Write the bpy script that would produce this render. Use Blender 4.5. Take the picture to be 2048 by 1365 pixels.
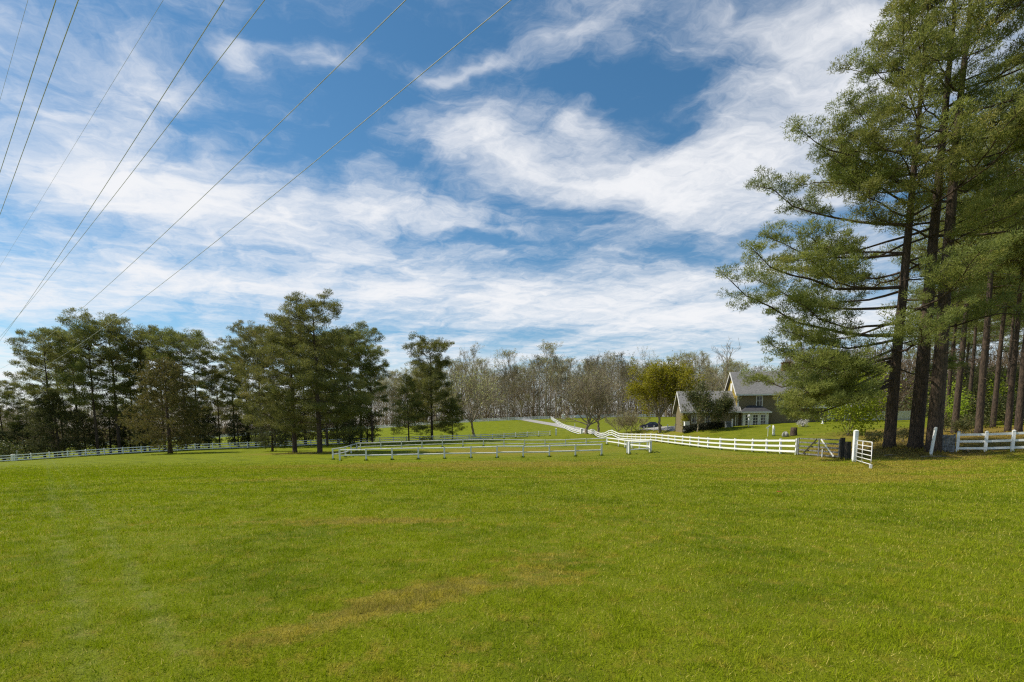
import bpy, math, random
import numpy as np
from mathutils import Vector, Matrix

# ------------------------------------------------------------------ camera
SC = bpy.context.scene
for o in list(bpy.data.objects):
    bpy.data.objects.remove(o)
W, H, F = 2048.0, 1365.0, 1024.0
EYE = 1.7
PITCH = math.radians(6.0)
HOR = 855.0
CY = HOR + F * math.tan(PITCH)
cam = bpy.data.cameras.new('camera')
cam_o = bpy.data.objects.new('camera', cam)
SC.collection.objects.link(cam_o)
SC.camera = cam_o
cam.sensor_width = 36.0
cam.lens = 36.0 * F / W
cam.shift_y = (CY - H / 2) / W
cam.clip_end = 6000
cam.clip_start = 0.05
cam_o.location = (0, 0, EYE)
cam_o.rotation_euler = (math.pi / 2 - PITCH, 0, 0)
SC.render.resolution_x, SC.render.resolution_y = 1024, 682

def ray(px, py):
    xc, yc = (px - W / 2) / F, (CY - py) / F
    return np.array([xc, math.cos(PITCH) + yc * math.sin(PITCH), -math.sin(PITCH) + yc * math.cos(PITCH)])
def at(px, py, Y):
    r = ray(px, py)
    return np.array([0, 0, EYE]) + r * (Y / r[1])

# ------------------------------------------------------------------ sun, sky, exposure
SUN_EL = math.radians(52)
SUN_DIR = np.array([-1.0, 0.22])
SUN_AZ = math.atan2(SUN_DIR[0], SUN_DIR[1])          # clockwise from +Y
sun = bpy.data.lights.new('sun', 'SUN')
sun.energy = 3.3
sun.angle = math.radians(0.6)
sun.color = (1.0, 0.93, 0.80)
sun_o = bpy.data.objects.new('sun', sun)
SC.collection.objects.link(sun_o)
sdir = Vector((math.sin(SUN_AZ) * math.cos(SUN_EL), math.cos(SUN_AZ) * math.cos(SUN_EL), math.sin(SUN_EL)))
sun_o.rotation_euler = sdir.to_track_quat('Z', 'Y').to_euler()
sun_o.location = (-40, 0, 60)
SC.view_settings.view_transform = 'Standard'
SC.view_settings.look = 'None'
SC.view_settings.exposure = 0.75
SC.view_settings.gamma = 1.0
SC.view_settings.use_curve_mapping = False
SC.cycles.use_denoising = False
SC.cycles.filter_width = 1.25
SC.cycles.max_bounces = 6
SC.cycles.diffuse_bounces = 4
SC.cycles.transmission_bounces = 4
SC.cycles.transparent_max_bounces = 8

class NT:
    """short node-tree writer"""
    def __init__(s, tree):
        s.t = tree
    def n(s, typ, **kw):
        nd = s.t.nodes.new(typ)
        for k, v in kw.items():
            setattr(nd, k, v)
        return nd
    def put(s, sock, v):
        if hasattr(v, 'is_linked') or hasattr(v, 'links'):
            s.t.links.new(v, sock)
        elif v is not None:
            sock.default_value = v
    def m(s, op, a, b=None, c=None, clamp=False):
        nd = s.n('ShaderNodeMath', operation=op, use_clamp=clamp)
        for i, v in enumerate((a, b, c)):
            if v is not None:
                s.put(nd.inputs[i], v)
        return nd.outputs[0]
    def v(s, op, a, b=None, scale=None):
        nd = s.n('ShaderNodeVectorMath', operation=op)
        s.put(nd.inputs[0], a)
        if b is not None:
            s.put(nd.inputs[1], b)
        if scale is not None:
            s.put(nd.inputs['Scale'], scale)
        return nd.outputs['Value'] if op in ('DOT_PRODUCT', 'LENGTH') else nd.outputs[0]
    def noise(s, vec, scale, detail=4, rough=0.55, dist=0.0, col=False):
        nd = s.n('ShaderNodeTexNoise')
        s.put(nd.inputs['Vector'], vec)
        nd.inputs['Scale'].default_value = scale
        nd.inputs['Detail'].default_value = detail
        nd.inputs['Roughness'].default_value = rough
        nd.inputs['Distortion'].default_value = dist
        return nd.outputs['Color' if col else 'Fac']
    def ss(s, x, lo, hi, a=0.0, b=1.0):
        nd = s.n('ShaderNodeMapRange', interpolation_type='SMOOTHSTEP')
        s.put(nd.inputs[0], x)
        for i, q in enumerate((lo, hi, a, b)):
            nd.inputs[1 + i].default_value = q
        return nd.outputs[0]
    def mix(s, f, a, b, blend='MIX'):
        nd = s.n('ShaderNodeMix', data_type='RGBA', blend_type=blend)
        s.put(nd.inputs[0], f)
        for i, q in ((6, a), (7, b)):
            if isinstance(q, tuple) and len(q) == 3:
                q = q + (1.0,)
            s.put(nd.inputs[i], q)
        return nd.outputs[2]

world = bpy.data.worlds.new('World')
SC.world = world
world.use_nodes = True
wt = world.node_tree
wt.nodes.clear()
wn = NT(wt)
sky = wn.n('ShaderNodeTexSky', sky_type='NISHITA')
sky.sun_disc = False
sky.sun_elevation = SUN_EL
sky.sun_rotation = SUN_AZ
sky.altitude = 200
sky.air_density = 1.0
sky.dust_density = 0.25
sky.ozone_density = 2.5
SKY_STRENGTH = 0.10
tc = wn.n('ShaderNodeTexCoord').outputs['Generated']
sep = wn.n('ShaderNodeSeparateXYZ')
wt.links.new(tc, sep.inputs[0])
ZB = 0.07
zz = wn.m('ADD', wn.m('MAXIMUM', sep.outputs[2], 0.0), ZB)
comb = wn.n('ShaderNodeCombineXYZ')
wt.links.new(wn.m('DIVIDE', sep.outputs[0], zz), comb.inputs[0])
wt.links.new(wn.m('DIVIDE', sep.outputs[1], zz), comb.inputs[1])
P = comb.outputs[0]                                   # position on the high cloud deck

def deck(px, py):
    r = ray(px, py)
    r = r / np.linalg.norm(r)
    k = max(r[2], 0) + ZB
    return np.array([r[0] / k, r[1] / k])
def cloud_blob(px, py, rx, ry, ang, wgt):
    c = deck(px, py)
    J = np.column_stack([(deck(px + 4, py) - deck(px - 4, py)) / 8, (deck(px, py + 4) - deck(px, py - 4)) / 8])
    a = math.radians(ang)
    R = np.array([[math.cos(a), math.sin(a)], [-math.sin(a), math.cos(a)]])
    M = np.diag([1 / rx, 1 / ry]) @ R @ np.linalg.inv(J)
    return c, M, wgt
# warped deck coordinates: the cirrus is combed out by the wind
w1 = wn.v('SUBTRACT', wn.noise(P, 0.9, 3, 0.5, col=True), (0.5, 0.5, 0.5))
w2 = wn.v('SUBTRACT', wn.noise(P, 3.6, 3, 0.55, col=True), (0.5, 0.5, 0.5))
w3 = wn.v('SUBTRACT', wn.noise(P, 11.0, 3, 0.6, col=True), (0.5, 0.5, 0.5))
PB = wn.v('ADD', P, wn.v('ADD', wn.v('ADD', wn.v('SCALE', w1, scale=0.30), wn.v('SCALE', w2, scale=0.26)), wn.v('SCALE', w3, scale=0.08)))
#            px    py   rx   ry  ang   weight
CLOUDS = [(330, 395, 300, 75, 8, 0.75), (120, 350, 200, 60, 20, 0.35), (60, 600, 160, 40, 0, 0.45), (30, 60, 120, 80, 30, 0.12),
          (475, 100, 70, 36, 50, 0.75), (620, 112, 110, 30, 8, 0.62), (310, 165, 80, 26, 20, 0.40),
          (960, 270, 130, 62, 18, 0.60), (1130, 350, 190, 55, 14, 0.58), (1330, 395, 220, 55, 6, 0.62), (1200, 245, 62, 46, 10, 0.60),
          (1560, 290, 240, 120, -24, 0.66), (1500, 70, 420, 45, -10, 0.36), (1100, 70, 180, 26, -16, 0.32), (1850, 150, 240, 150, 0, 0.4),
          (930, 128, 110, 13, -19, 0.36), (625, 248, 62, 12, -18, 0.28),
          (860, 425, 210, 40, 6, 0.55), (640, 480, 260, 52, 14, 0.45), (700, 390, 30, 70, 20, 0.32), (560, 560, 420, 40, 4, 0.38), (1250, 560, 420, 60, -3, 0.55),
          (1400, 640, 420, 32, 0, 0.55), (900, 600, 420, 22, 3, 0.32), (240, 520, 260, 30, 10, 0.25),
          (690, 260, 230, 120, 0, -0.50), (1120, 165, 300, 36, -4, -0.52), (780, 40, 330, 50, 0, -0.16), (1000, 480, 500, 14, 4, -0.30), (1180, 520, 260, 12, 0, -0.25), (350, 520, 300, 14, 6, -0.30), (1330, 250, 70, 60, 0, -0.50), (860, 355, 70, 30, 30, -0.35),
          (380, 245, 170, 50, 0, -0.28), (700, 60, 220, 40, 0, -0.22), (1130, 425, 170, 17, 6, -0.55), (1330, 480, 170, 26, 6, -0.30), (180, 660, 260, 16, 0, -0.48), (900, 663, 260, 10, 0, -0.36),
          (640, 520, 120, 12, 8, -0.30), (940, 470, 90, 12, 8, -0.34)]
tot = None
for row in CLOUDS:
    c, M, wgt = cloud_blob(*row)
    d = wn.v('SUBTRACT', PB, (c[0], c[1], 0))
    u = wn.v('DOT_PRODUCT', d, (M[0, 0], M[0, 1], 0))
    v = wn.v('DOT_PRODUCT', d, (M[1, 0], M[1, 1], 0))
    r2 = wn.m('MULTIPLY_ADD', u, u, wn.m('MULTIPLY', v, v))
    e = wn.m('POWER', 0.45, r2)
    tot = wn.m('MULTIPLY', e, wgt) if tot is None else wn.m('MULTIPLY_ADD', e, wgt, tot)
# fibrous detail, two combing directions
def combed(ang, along, across, scale, detail, rough, dist):
    a = math.radians(ang)
    dx = wn.v('DOT_PRODUCT', PB, (math.cos(a) * along, math.sin(a) * along, 0))
    dy = wn.v('DOT_PRODUCT', PB, (-math.sin(a) * across, math.cos(a) * across, 0))
    cc = wn.n('ShaderNodeCombineXYZ')
    wt.links.new(dx, cc.inputs[0]); wt.links.new(dy, cc.inputs[1])
    return wn.noise(cc.outputs[0], scale, detail, rough, dist)
f1 = combed(128, 0.45, 1.5, 1.9, 9, 0.64, 0.35)
f2 = combed(15, 0.45, 1.7, 3.4, 8, 0.68, 0.4)
f3 = wn.noise(PB, 9.0, 6, 0.65, 0.3)
fib = wn.m('ADD', wn.m('MULTIPLY', f1, 0.50), wn.m('ADD', wn.m('MULTIPLY', f2, 0.34), wn.m('MULTIPLY', f3, 0.16)))
lowband = wn.ss(sep.outputs[2], 0.0, 0.32, 0.55, 0.0)
den = wn.m('ADD', wn.m('ADD', wn.m('MULTIPLY', tot, 0.85), lowband), wn.m('MULTIPLY', wn.m('SUBTRACT', fib, 0.5), 3.7))
den = wn.m('ADD', den, 0.20)
den = wn.m('MULTIPLY', wn.ss(den, -0.10, 1.25), 0.97)
hz = wn.n('ShaderNodeHueSaturation')
hz.inputs['Hue'].default_value = 0.490
hz.inputs['Saturation'].default_value = 1.22
hz.inputs['Value'].default_value = 0.68
wt.links.new(sky.outputs[0], hz.inputs['Color'])
csky = wn.mix(den, hz.outputs[0], (5.45, 5.5, 5.65))
bg = wn.n('ShaderNodeBackground')
bg.inputs['Strength'].default_value = SKY_STRENGTH
wt.links.new(csky, bg.inputs['Color'])
wo = wn.n('ShaderNodeOutputWorld')
wt.links.new(bg.outputs[0], wo.inputs['Surface'])
world.cycles.sampling_method = 'MANUAL'
world.cycles.sample_map_resolution = 512

# ------------------------------------------------------------------ helpers
COL = SC.collection
RNG = np.random.default_rng(7)

class MB:
    """mesh builder: triangles in numpy"""
    def __init__(s):
        s.vs, s.fs, s.att, s.nv = [], [], [], 0
    def add(s, v, f, a=None):
        v = np.asarray(v, dtype=np.float32).reshape(-1, 3)
        s.vs.append(v)
        s.fs.append(np.asarray(f, dtype=np.int32).reshape(-1, 3) + s.nv)
        s.att.append(np.zeros(len(v), np.float32) if a is None else np.asarray(a, np.float32))
        s.nv += len(v)
    def quad(s, q):
        s.add(q, [(0, 1, 2), (0, 2, 3)])
    def box(s, c, d, M=None):
        c = np.asarray(c, float); d = np.asarray(d, float) / 2
        v = np.array([[x, y, z] for z in (-1, 1) for y in (-1, 1) for x in (-1, 1)]) * d
        if M is not None:
            v = v @ np.asarray(M).T
        s.add(v + c, BOXF)
    def prism(s, poly, y0, y1, axis=1):
        """poly of (a, b) extruded along an axis; a,b fill the remaining axes"""
        n = len(poly)
        def mk(t):
            out = []
            for a, b in poly:
                p = [a, b]
                p.insert(axis, t)
                out.append(p)
            return out
        v = mk(y0) + mk(y1)
        f = []
        for i in range(n):
            j = (i + 1) % n
            f += [(i, j, j + n), (i, j + n, i + n)]
        for i in range(1, n - 1):
            f += [(0, i + 1, i), (n, n + i, n + i + 1)]
        s.add(v, f)
    def tube(s, pts, rad, sides=6, cap=True, a=0.0):
        pts = np.asarray(pts, float)
        n = len(pts)
        rad = np.broadcast_to(np.asarray(rad, float), (n,))
        tg = np.gradient(pts, axis=0)
        tg /= np.linalg.norm(tg, axis=1, keepdims=True) + 1e-9
        ref = np.array([0, 0, 1.0]) if abs(tg[:, 2]).mean() < 0.8 else np.array([1.0, 0, 0])
        b1 = np.cross(tg, ref); b1 /= np.linalg.norm(b1, axis=1, keepdims=True) + 1e-9
        b2 = np.cross(tg, b1)
        an = np.arange(sides) * 2 * math.pi / sides
        ring = np.cos(an)[None, :, None] * b1[:, None, :] + np.sin(an)[None, :, None] * b2[:, None, :]
        v = (pts[:, None, :] + ring * rad[:, None, None]).reshape(-1, 3)
        i = np.arange(n - 1)[:, None] * sides
        k = np.arange(sides)[None, :]
        k2 = (k + 1) % sides
        A, B, C, D = i + k, i + k2, i + sides + k2, i + sides + k
        f = np.concatenate([np.stack([A, B, C], -1).reshape(-1, 3), np.stack([A, C, D], -1).reshape(-1, 3)])
        if cap:
            cf = [(0, q + 1, q) for q in range(1, sides - 1)]
            o = (n - 1) * sides
            cf += [(o, o + q, o + q + 1) for q in range(1, sides - 1)]
            f = np.concatenate([f, np.array(cf)])
        s.add(v, f, np.full(len(v), a))
    def mesh(s, name, mat, smooth=False, attr=False):
        v = np.concatenate(s.vs); f = np.concatenate(s.fs)
        me = bpy.data.meshes.new(name)
        me.vertices.add(len(v)); me.vertices.foreach_set('co', v.ravel())
        me.loops.add(len(f) * 3); me.loops.foreach_set('vertex_index', f.ravel().astype(np.int32))
        me.polygons.add(len(f)); me.polygons.foreach_set('loop_start', np.arange(0, len(f) * 3, 3, dtype=np.int32))
        me.polygons.foreach_set('use_smooth', np.full(len(f), bool(smooth), dtype=bool))
        if attr:
            at_ = me.attributes.new('var', 'FLOAT', 'POINT')
            at_.data.foreach_set('value', np.concatenate(s.att))
        me.materials.append(mat)
        me.update(calc_edges=True)
        return me
BOXF = [(0, 2, 3), (0, 3, 1), (4, 5, 7), (4, 7, 6), (0, 1, 5), (0, 5, 4), (2, 6, 7), (2, 7, 3), (0, 4, 6), (0, 6, 2), (1, 3, 7), (1, 7, 5)]

def link(name, data, parent=None, loc=None, rotz=0.0):
    o = bpy.data.objects.new(name, data)
    COL.objects.link(o)
    if parent is not None:
        o.parent = parent
    if loc is not None:
        o.location = [float(q) for q in loc]
    if rotz:
        o.rotation_euler = (0, 0, rotz)
    return o
def tag(o, label, cat, group=None):
    o['label'] = label
    o['category'] = cat
    if group:
        o['group'] = group
    return o
def thing(name, label, cat, loc=(0, 0, 0), rotz=0.0, group=None):
    return tag(link(name, None, None, loc, rotz), label, cat, group)
def part(name, mb, mat, parent, smooth=False, attr=False):
    return link(name, mb.mesh(name, mat, smooth, attr), parent)
def copy_tree(root, loc, rotz=0.0, scale=1.0, label=None, group=None):
    r = root.copy(); COL.objects.link(r)
    r.location = [float(q) for q in loc]
    r.rotation_euler = (0, 0, rotz)
    r.scale = (scale,) * 3 if not isinstance(scale, tuple) else scale
    if label:
        r['label'] = label
    if group:
        r['group'] = group
    for ch in list(root.children):
        c = ch.copy(); COL.objects.link(c); c.parent = r
        for g in list(ch.children):
            k = g.copy(); COL.objects.link(k); k.parent = c
    return r

# ------------------------------------------------------------------ terrain height
CTRL = [(2024, 904, 31.5), (1970, 906.5, 32), (1914, 908, 33), (1866, 913, 32), (1708, 922, 31), (1745, 938, 27.5), (1690, 921, 34), (1594, 912.6, 39), (1516, 905, 48), (1424, 898, 56), (1342, 889, 69), (1260, 882, 90), (1180, 875, 125),
        (1143, 866, 137), (1120, 853, 165), (1100, 839, 215), (1040, 839, 225), (920, 847, 210), (757, 858, 205), (508, 872, 195), (241, 890, 180), (40, 902, 170),
        (673, 923, 50), (942, 917, 50), (1203, 912, 50), (1302, 905, 51), (721, 900, 82), (1213, 889, 82), (960, 893, 82),
        (26, 924, 92), (180, 913, 93.5), (459, 899, 98), (724, 888, 115), (1000, 878, 128), (1111, 872, 132), (340, 908, 80), (640, 906, 66), (865, 881, 125), (948, 873, 140),
        (1478, 853, 78), (1395, 862, 77), (1366, 864, 77), (1640, 843, 80), (1780, 842, 84), (1580, 871, 62), (1778, 890, 36), (1830, 897, 35), (1862, 905, 33.5), (1907, 869, 50), (1960, 868, 46), (2030, 864, 52), (1700, 862, 62),
        (1235, 864, 105), (1322, 866, 92), (1300, 859, 112), (1172, 864, 122), (1160, 848, 170), (1240, 836, 215)]
pts = [at(*c) for c in CTRL]
pts += [np.array(q, float) for q in [(0, 0, 0), (-4, 3, 0), (4, 3, 0), (0, -15, 0.2), (-15, -10, 0), (15, -10, 0.3), (0, 10, -0.03), (-9, 9, -0.05), (9, 9, 0.0), (-20, 20, -0.4), (0, 20, -0.35), (20, 18, -0.05),
        (-42, 40, -1.7), (-80, 60, -3.4), (60, 45, 2.0), (70, 90, 3.2), (100, 130, 4), (110, 30, 2.2), (60, -40, 1.0), (-60, -30, -1), (-150, 100, -7), (-150, 20, -5),
        (0, 300, 6), (150, 300, 7), (-150, 300, -3), (300, 150, 5), (300, 500, 8), (-300, 300, -8), (-300, 0, -8), (0, 600, 7), (-400, 600, -4), (0, -200, 0), (300, -100, 3), (-300, -200, -5), (500, 300, 7)]]
def between(rows, k=3):
    a = [at(*r) for r in rows]
    return [a[i] + (a[i + 1] - a[i]) * j / k for i in range(len(a) - 1) for j in range(1, k)]
pts += between([(1594, 912.6, 39), (1516, 905, 48), (1424, 898, 56), (1342, 889, 69)], 2) + between([(1342, 889, 69), (1260, 882, 90), (1180, 875, 125)], 4) + between([(1180, 875, 125), (1143, 866, 137), (1120, 853, 165), (1100, 839, 215)], 2)
pts = np.array(pts)
S_ = 50.0
def _phi(r2):
    return np.where(r2 > 1e-12, 0.5 * r2 * np.log(np.maximum(r2, 1e-12)), 0.0)
def _fit():
    xy = pts[:, :2] / S_
    n = len(xy)
    d2 = ((xy[:, None] - xy[None]) ** 2).sum(-1)
    A = np.zeros((n + 3, n + 3))
    A[:n, :n] = _phi(d2) + np.eye(n) * 4e-3
    A[:n, n] = 1; A[:n, n + 1:] = xy
    A[n, :n] = 1; A[n + 1:, :n] = xy.T
    return xy, np.linalg.solve(A, np.concatenate([pts[:, 2], np.zeros(3)]))
TXY, TW = _fit()
def ground_z(x, y):
    x = np.clip(np.atleast_1d(np.asarray(x, float)), -480, 480)
    y = np.clip(np.atleast_1d(np.asarray(y, float)), -220, 650)
    q = np.stack([x, y], -1).reshape(-1, 2) / S_
    out = np.empty(len(q))
    for i in range(0, len(q), 20000):
        b = q[i:i + 20000]
        d2 = ((b[:, None] - TXY[None]) ** 2).sum(-1)
        out[i:i + 20000] = _phi(d2) @ TW[:-3] + TW[-3] + b @ TW[-2:]
    return out.reshape(np.shape(x))
def gz(x, y):
    return float(ground_z(x, y)[0])
def on(px, Y):
    """ground point seen under picture column px at depth Y"""
    x = (px - W / 2) / F * Y * (1 / math.cos(PITCH)) * math.cos(PITCH)
    for _ in range(3):
        z = gz(x, Y)
        # depth along the optical axis
        dep = Y * math.cos(PITCH) - (z - EYE) * math.sin(PITCH)
        x = (px - W / 2) / F * dep
    return np.array([x, Y, gz(x, Y)])

# ------------------------------------------------------------------ materials
def mat(name):
    m = bpy.data.materials.new(name)
    m.use_nodes = True
    m.node_tree.nodes.clear()
    return m, NT(m.node_tree)
def finish(nt, col, rough=0.8, bump=None, bump_s=0.3, bump_d=0.02, metal=0.0, spec=0.3):
    b = nt.n('ShaderNodeBsdfPrincipled')
    if isinstance(col, tuple):
        b.inputs['Base Color'].default_value = col + (1.0,)
    else:
        nt.t.links.new(col, b.inputs['Base Color'])
    nt.put(b.inputs['Roughness'], rough)
    b.inputs['Metallic'].default_value = metal
    b.inputs['Specular IOR Level'].default_value = spec
    if bump is not None:
        bp = nt.n('ShaderNodeBump')
        bp.inputs['Strength'].default_value = bump_s
        bp.inputs['Distance'].default_value = bump_d
        nt.t.links.new(bump, bp.inputs['Height'])
        nt.t.links.new(bp.outputs[0], b.inputs['Normal'])
    o = nt.n('ShaderNodeOutputMaterial')
    nt.t.links.new(b.outputs[0], o.inputs['Surface'])
    return b
def noisy(name, c1, c2, scale=6.0, rough=0.8, stretch=(1, 1, 1), bump_s=0.3, bump_d=0.01, detail=5, metal=0.0, spec=0.3, lo=0.35, hi=0.65):
    m, nt = mat(name)
    co = nt.v('MULTIPLY', nt.n('ShaderNodeTexCoord').outputs['Object'], stretch)
    f = nt.noise(co, scale, detail, 0.6)
    finish(nt, nt.mix(nt.ss(f, lo, hi), c1, c2), rough, f, bump_s, bump_d, metal, spec)
    return m
def foliage(name, c1, c2, c3=None, trans=0.3, rough=0.6):
    """leaf material: colour varies leaf tuft by leaf tuft; some light passes through"""
    m, nt = mat(name)
    a = nt.n('ShaderNodeAttribute', attribute_name='var').outputs['Fac']
    col = nt.mix(nt.ss(a, 0.0, 0.75), c1, c2)
    if c3:
        col = nt.mix(nt.ss(a, 0.80, 1.0), col, c3)
    oi = nt.n('ShaderNodeObjectInfo').outputs['Random']
    hs = nt.n('ShaderNodeHueSaturation')
    nt.put(hs.inputs['Hue'], nt.m('MULTIPLY_ADD', oi, 0.025, 0.4875))
    nt.put(hs.inputs['Value'], nt.m('MULTIPLY_ADD', oi, 0.3, 0.85))
    nt.put(hs.inputs['Color'], col)
    b = nt.n('ShaderNodeBsdfPrincipled')
    nt.put(b.inputs['Base Color'], hs.outputs[0])
    b.inputs['Roughness'].default_value = rough
    b.inputs['Specular IOR Level'].default_value = 0.25
    t = nt.n('ShaderNodeBsdfTranslucent')
    nt.put(t.inputs['Color'], hs.outputs[0])
    mx = nt.n('ShaderNodeMixShader')
    mx.inputs[0].default_value = trans
    nt.t.links.new(b.outputs[0], mx.inputs[1]); nt.t.links.new(t.outputs[0], mx.inputs[2])
    o = nt.n('ShaderNodeOutputMaterial')
    nt.t.links.new(mx.outputs[0], o.inputs['Surface'])
    return m

def grass_colour(nt, pos):
    """turf colour by place on the ground: lush, tired, straw and bare patches"""
    flat = nt.v('MULTIPLY', pos, (1, 1, 0))
    sp = nt.n('ShaderNodeSeparateXYZ'); nt.put(sp.inputs[0], pos)
    X, Y = sp.outputs[0], sp.outputs[1]
    big = nt.noise(flat, 0.07, 4, 0.55)
    mid = nt.noise(flat, 0.45, 5, 0.62)
    fine = nt.noise(flat, 3.5, 5, 0.7)
    vfine = nt.noise(flat, 26.0, 4, 0.7)
    lush, dull, deep = (0.208, 0.252, 0.0005), (0.196, 0.226, 0.010), (0.105, 0.150, 0.002)
    straw, brown = (0.320, 0.255, 0.030), (0.230, 0.175, 0.036)
    side = nt.ss(nt.m('ADD', X, nt.m('MULTIPLY', nt.m('SUBTRACT', big, 0.5), 30)), -14, 10)
    col = nt.mix(side, lush, dull)
    col = nt.mix(nt.ss(mid, 0.45, 0.64, 0, 0.75), col, deep)
    col = nt.mix(nt.ss(fine, 0.48, 0.70, 0, 0.62), col, straw)
    col = nt.mix(nt.ss(vfine, 0.42, 0.70, 0.0, 0.45), col, deep)
    # worn ground: in front of the pen, at the gate, a strip near the road verge, under the pines
    strx = nt.v('MULTIPLY', pos, (0.5, 1.3, 0))
    pn = nt.noise(strx, 0.55, 6, 0.68)
    def spot(cx, cy, rx, ry, ang=0.0):
        a = math.radians(ang)
        d = nt.v('SUBTRACT', flat, (cx, cy, 0))
        u = nt.v('DOT_PRODUCT', d, (math.cos(a) / rx, math.sin(a) / rx, 0))
        v = nt.v('DOT_PRODUCT', d, (-math.sin(a) / ry, math.cos(a) / ry, 0))
        return nt.m('POWER', 0.4, nt.m('MULTIPLY_ADD', u, u, nt.m('MULTIPLY', v, v)))
    w = None
    for a in [(-4, 38, 18, 7, 0, 1.0), (14, 20, 6, 2.5, 0, .95), (17, 26, 7, 4, 0, .95), (-8.5, 20, 4, 1.5, 0, .8), (-3.5, 9.3, 2.6, .6, 0, .7), (-6, 30, 12, 4, 0, .55), (1.5, 22, 6, 3, 0, .45), (16, 33, 9, 4, 0, .8), (20, 28, 9, 5, 0, .75), (19, 45, 3, 12, 0, .7), (-1.1, 4.9, 1.7, .42, 47, 1.0), (0.3, 5.9, 1.0, .5, 25, .8), (0.9, 6.9, 1.6, .8, 30, .45), (2.6, 10, 3, 2, 30, .35), (0, 66, 16, 14, 0, .8), (-1.0, 3.3, 1.6, .6, 40, .45), (-27, 67, 9, 5, 0, .9), (25, 90, 7, 28, 0, .6)]:
        s = nt.m('MULTIPLY', spot(*a[:5]), a[5])
        w = s if w is None else nt.m('MAXIMUM', w, s)
    gr = nt.m('MULTIPLY', nt.m('SUBTRACT', fine, 0.5), 0.75)
    worn = nt.ss(nt.m('ADD', nt.m('ADD', nt.m('MULTIPLY', w, 0.45), pn), gr), 0.62, 0.86)
    general = nt.ss(pn, 0.60, 0.80, 0, 0.5)
    worn = nt.m('MAXIMUM', worn, general)
    tone = nt.mix(nt.ss(fine, 0.40, 0.62), brown, straw)
    col = nt.mix(nt.m('MULTIPLY', worn, 0.84), col, tone)
    litter = None
    for a in [(27, 36, 6, 6, 0), (34, 40, 12, 10, 0), (48, 52, 16, 12, 0)]:
        s = spot(*a)
        litter = s if litter is None else nt.m('MAXIMUM', litter, s)
    lit = nt.ss(nt.m('ADD', litter, nt.m('MULTIPLY', pn, 0.7)), 0.65, 1.05)
    col = nt.mix(nt.m('MULTIPLY', lit, 0.8), col, nt.mix(fine, (0.20, 0.125, 0.032), (0.32, 0.215, 0.06)))
    # wheel tracks of the mower, running off under the power line
    q = nt.m('MULTIPLY_ADD', nt.m('SUBTRACT', mid, 0.5), 0.30, nt.v('DOT_PRODUCT', flat, (0.74, 0.675, 0)))
    tr = None
    for q0 in (-8.3, -7.7, -3.5, -2.95, 0.10, 0.64):
        dq = nt.m('MULTIPLY', nt.m('SUBTRACT', q, q0), 11.0)
        e = nt.m('POWER', 0.4, nt.m('MULTIPLY', dq, dq))
        tr = e if tr is None else nt.m('MAXIMUM', tr, e)
    tr = nt.m('MULTIPLY', nt.m('MULTIPLY', tr, nt.ss(fine, 0.38, 0.60)), nt.ss(X, -0.5, -4.0))
    col = nt.mix(nt.m('MULTIPLY', tr, 0.24), col, (0.30, 0.33, 0.15))
    return col, fine, vfine

M = {}
m, nt = mat('turf')
gp = nt.n('ShaderNodeNewGeometry').outputs['Position']
c_, f_, vf_ = grass_colour(nt, gp)
hsd = nt.n('ShaderNodeHueSaturation'); nt.put(hsd.inputs['Color'], c_); hsd.inputs['Value'].default_value = 0.74
finish(nt, hsd.outputs[0], 0.9, nt.m('ADD', vf_, nt.m('MULTIPLY', f_, 0.6)), 0.9, 0.05, spec=0.1)
M['turf'] = m
m, nt = mat('grass_blade')
gp = nt.n('ShaderNodeNewGeometry').outputs['Position']
c_, f_, vf_ = grass_colour(nt, gp)
a_ = nt.n('ShaderNodeAttribute', attribute_name='var').outputs['Fac']
c_ = nt.mix(nt.ss(a_, 0.80, 0.98), c_, (0.42, 0.36, 0.09))
c_ = nt.mix(nt.ss(a_, 0.0, 0.7, 0.35, 0.0), c_, (0.10, 0.15, 0.004))
hs = nt.n('ShaderNodeHueSaturation'); nt.put(hs.inputs['Color'], c_); hs.inputs['Value'].default_value = 1.55
b = nt.n('ShaderNodeBsdfPrincipled'); nt.put(b.inputs['Base Color'], hs.outputs[0]); b.inputs['Roughness'].default_value = 0.7; b.inputs['Specular IOR Level'].default_value = 0.03
t = nt.n('ShaderNodeBsdfTranslucent'); nt.put(t.inputs['Color'], hs.outputs[0])
mx = nt.n('ShaderNodeMixShader'); mx.inputs[0].default_value = 0.35
nt.t.links.new(b.outputs[0], mx.inputs[1]); nt.t.links.new(t.outputs[0], mx.inputs[2])
o_ = nt.n('ShaderNodeOutputMaterial'); nt.t.links.new(mx.outputs[0], o_.inputs['Surface'])
M['blade'] = m

M['white'] = noisy('white_paint', (0.85, 0.85, 0.83), (0.58, 0.58, 0.50), 4.0, 0.6, (1, 1, 2), 0.2, lo=0.48, hi=0.75)
M['worn_white'] = noisy('worn_white_paint', (0.80, 0.80, 0.77), (0.46, 0.45, 0.42), 5.0, 0.8, (1, 1, 1), 0.4, lo=0.42, hi=0.72)
M['grey_wood'] = noisy('grey_weathered_wood', (0.24, 0.24, 0.24), (0.06, 0.06, 0.055), 7.0, 0.85, (1, 1, 1), 0.5, lo=0.35, hi=0.7)
M['dark_wood'] = noisy('dark_creosote_wood', (0.060, 0.050, 0.040), (0.025, 0.022, 0.018), 9.0, 0.9, (1, 1, .2), 0.5)
M['bark'] = noisy('pine_bark', (0.115, 0.080, 0.055), (0.040, 0.030, 0.023), 5.0, 0.95, (3, 3, 0.7), 1.0, 0.06, detail=7)
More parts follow.
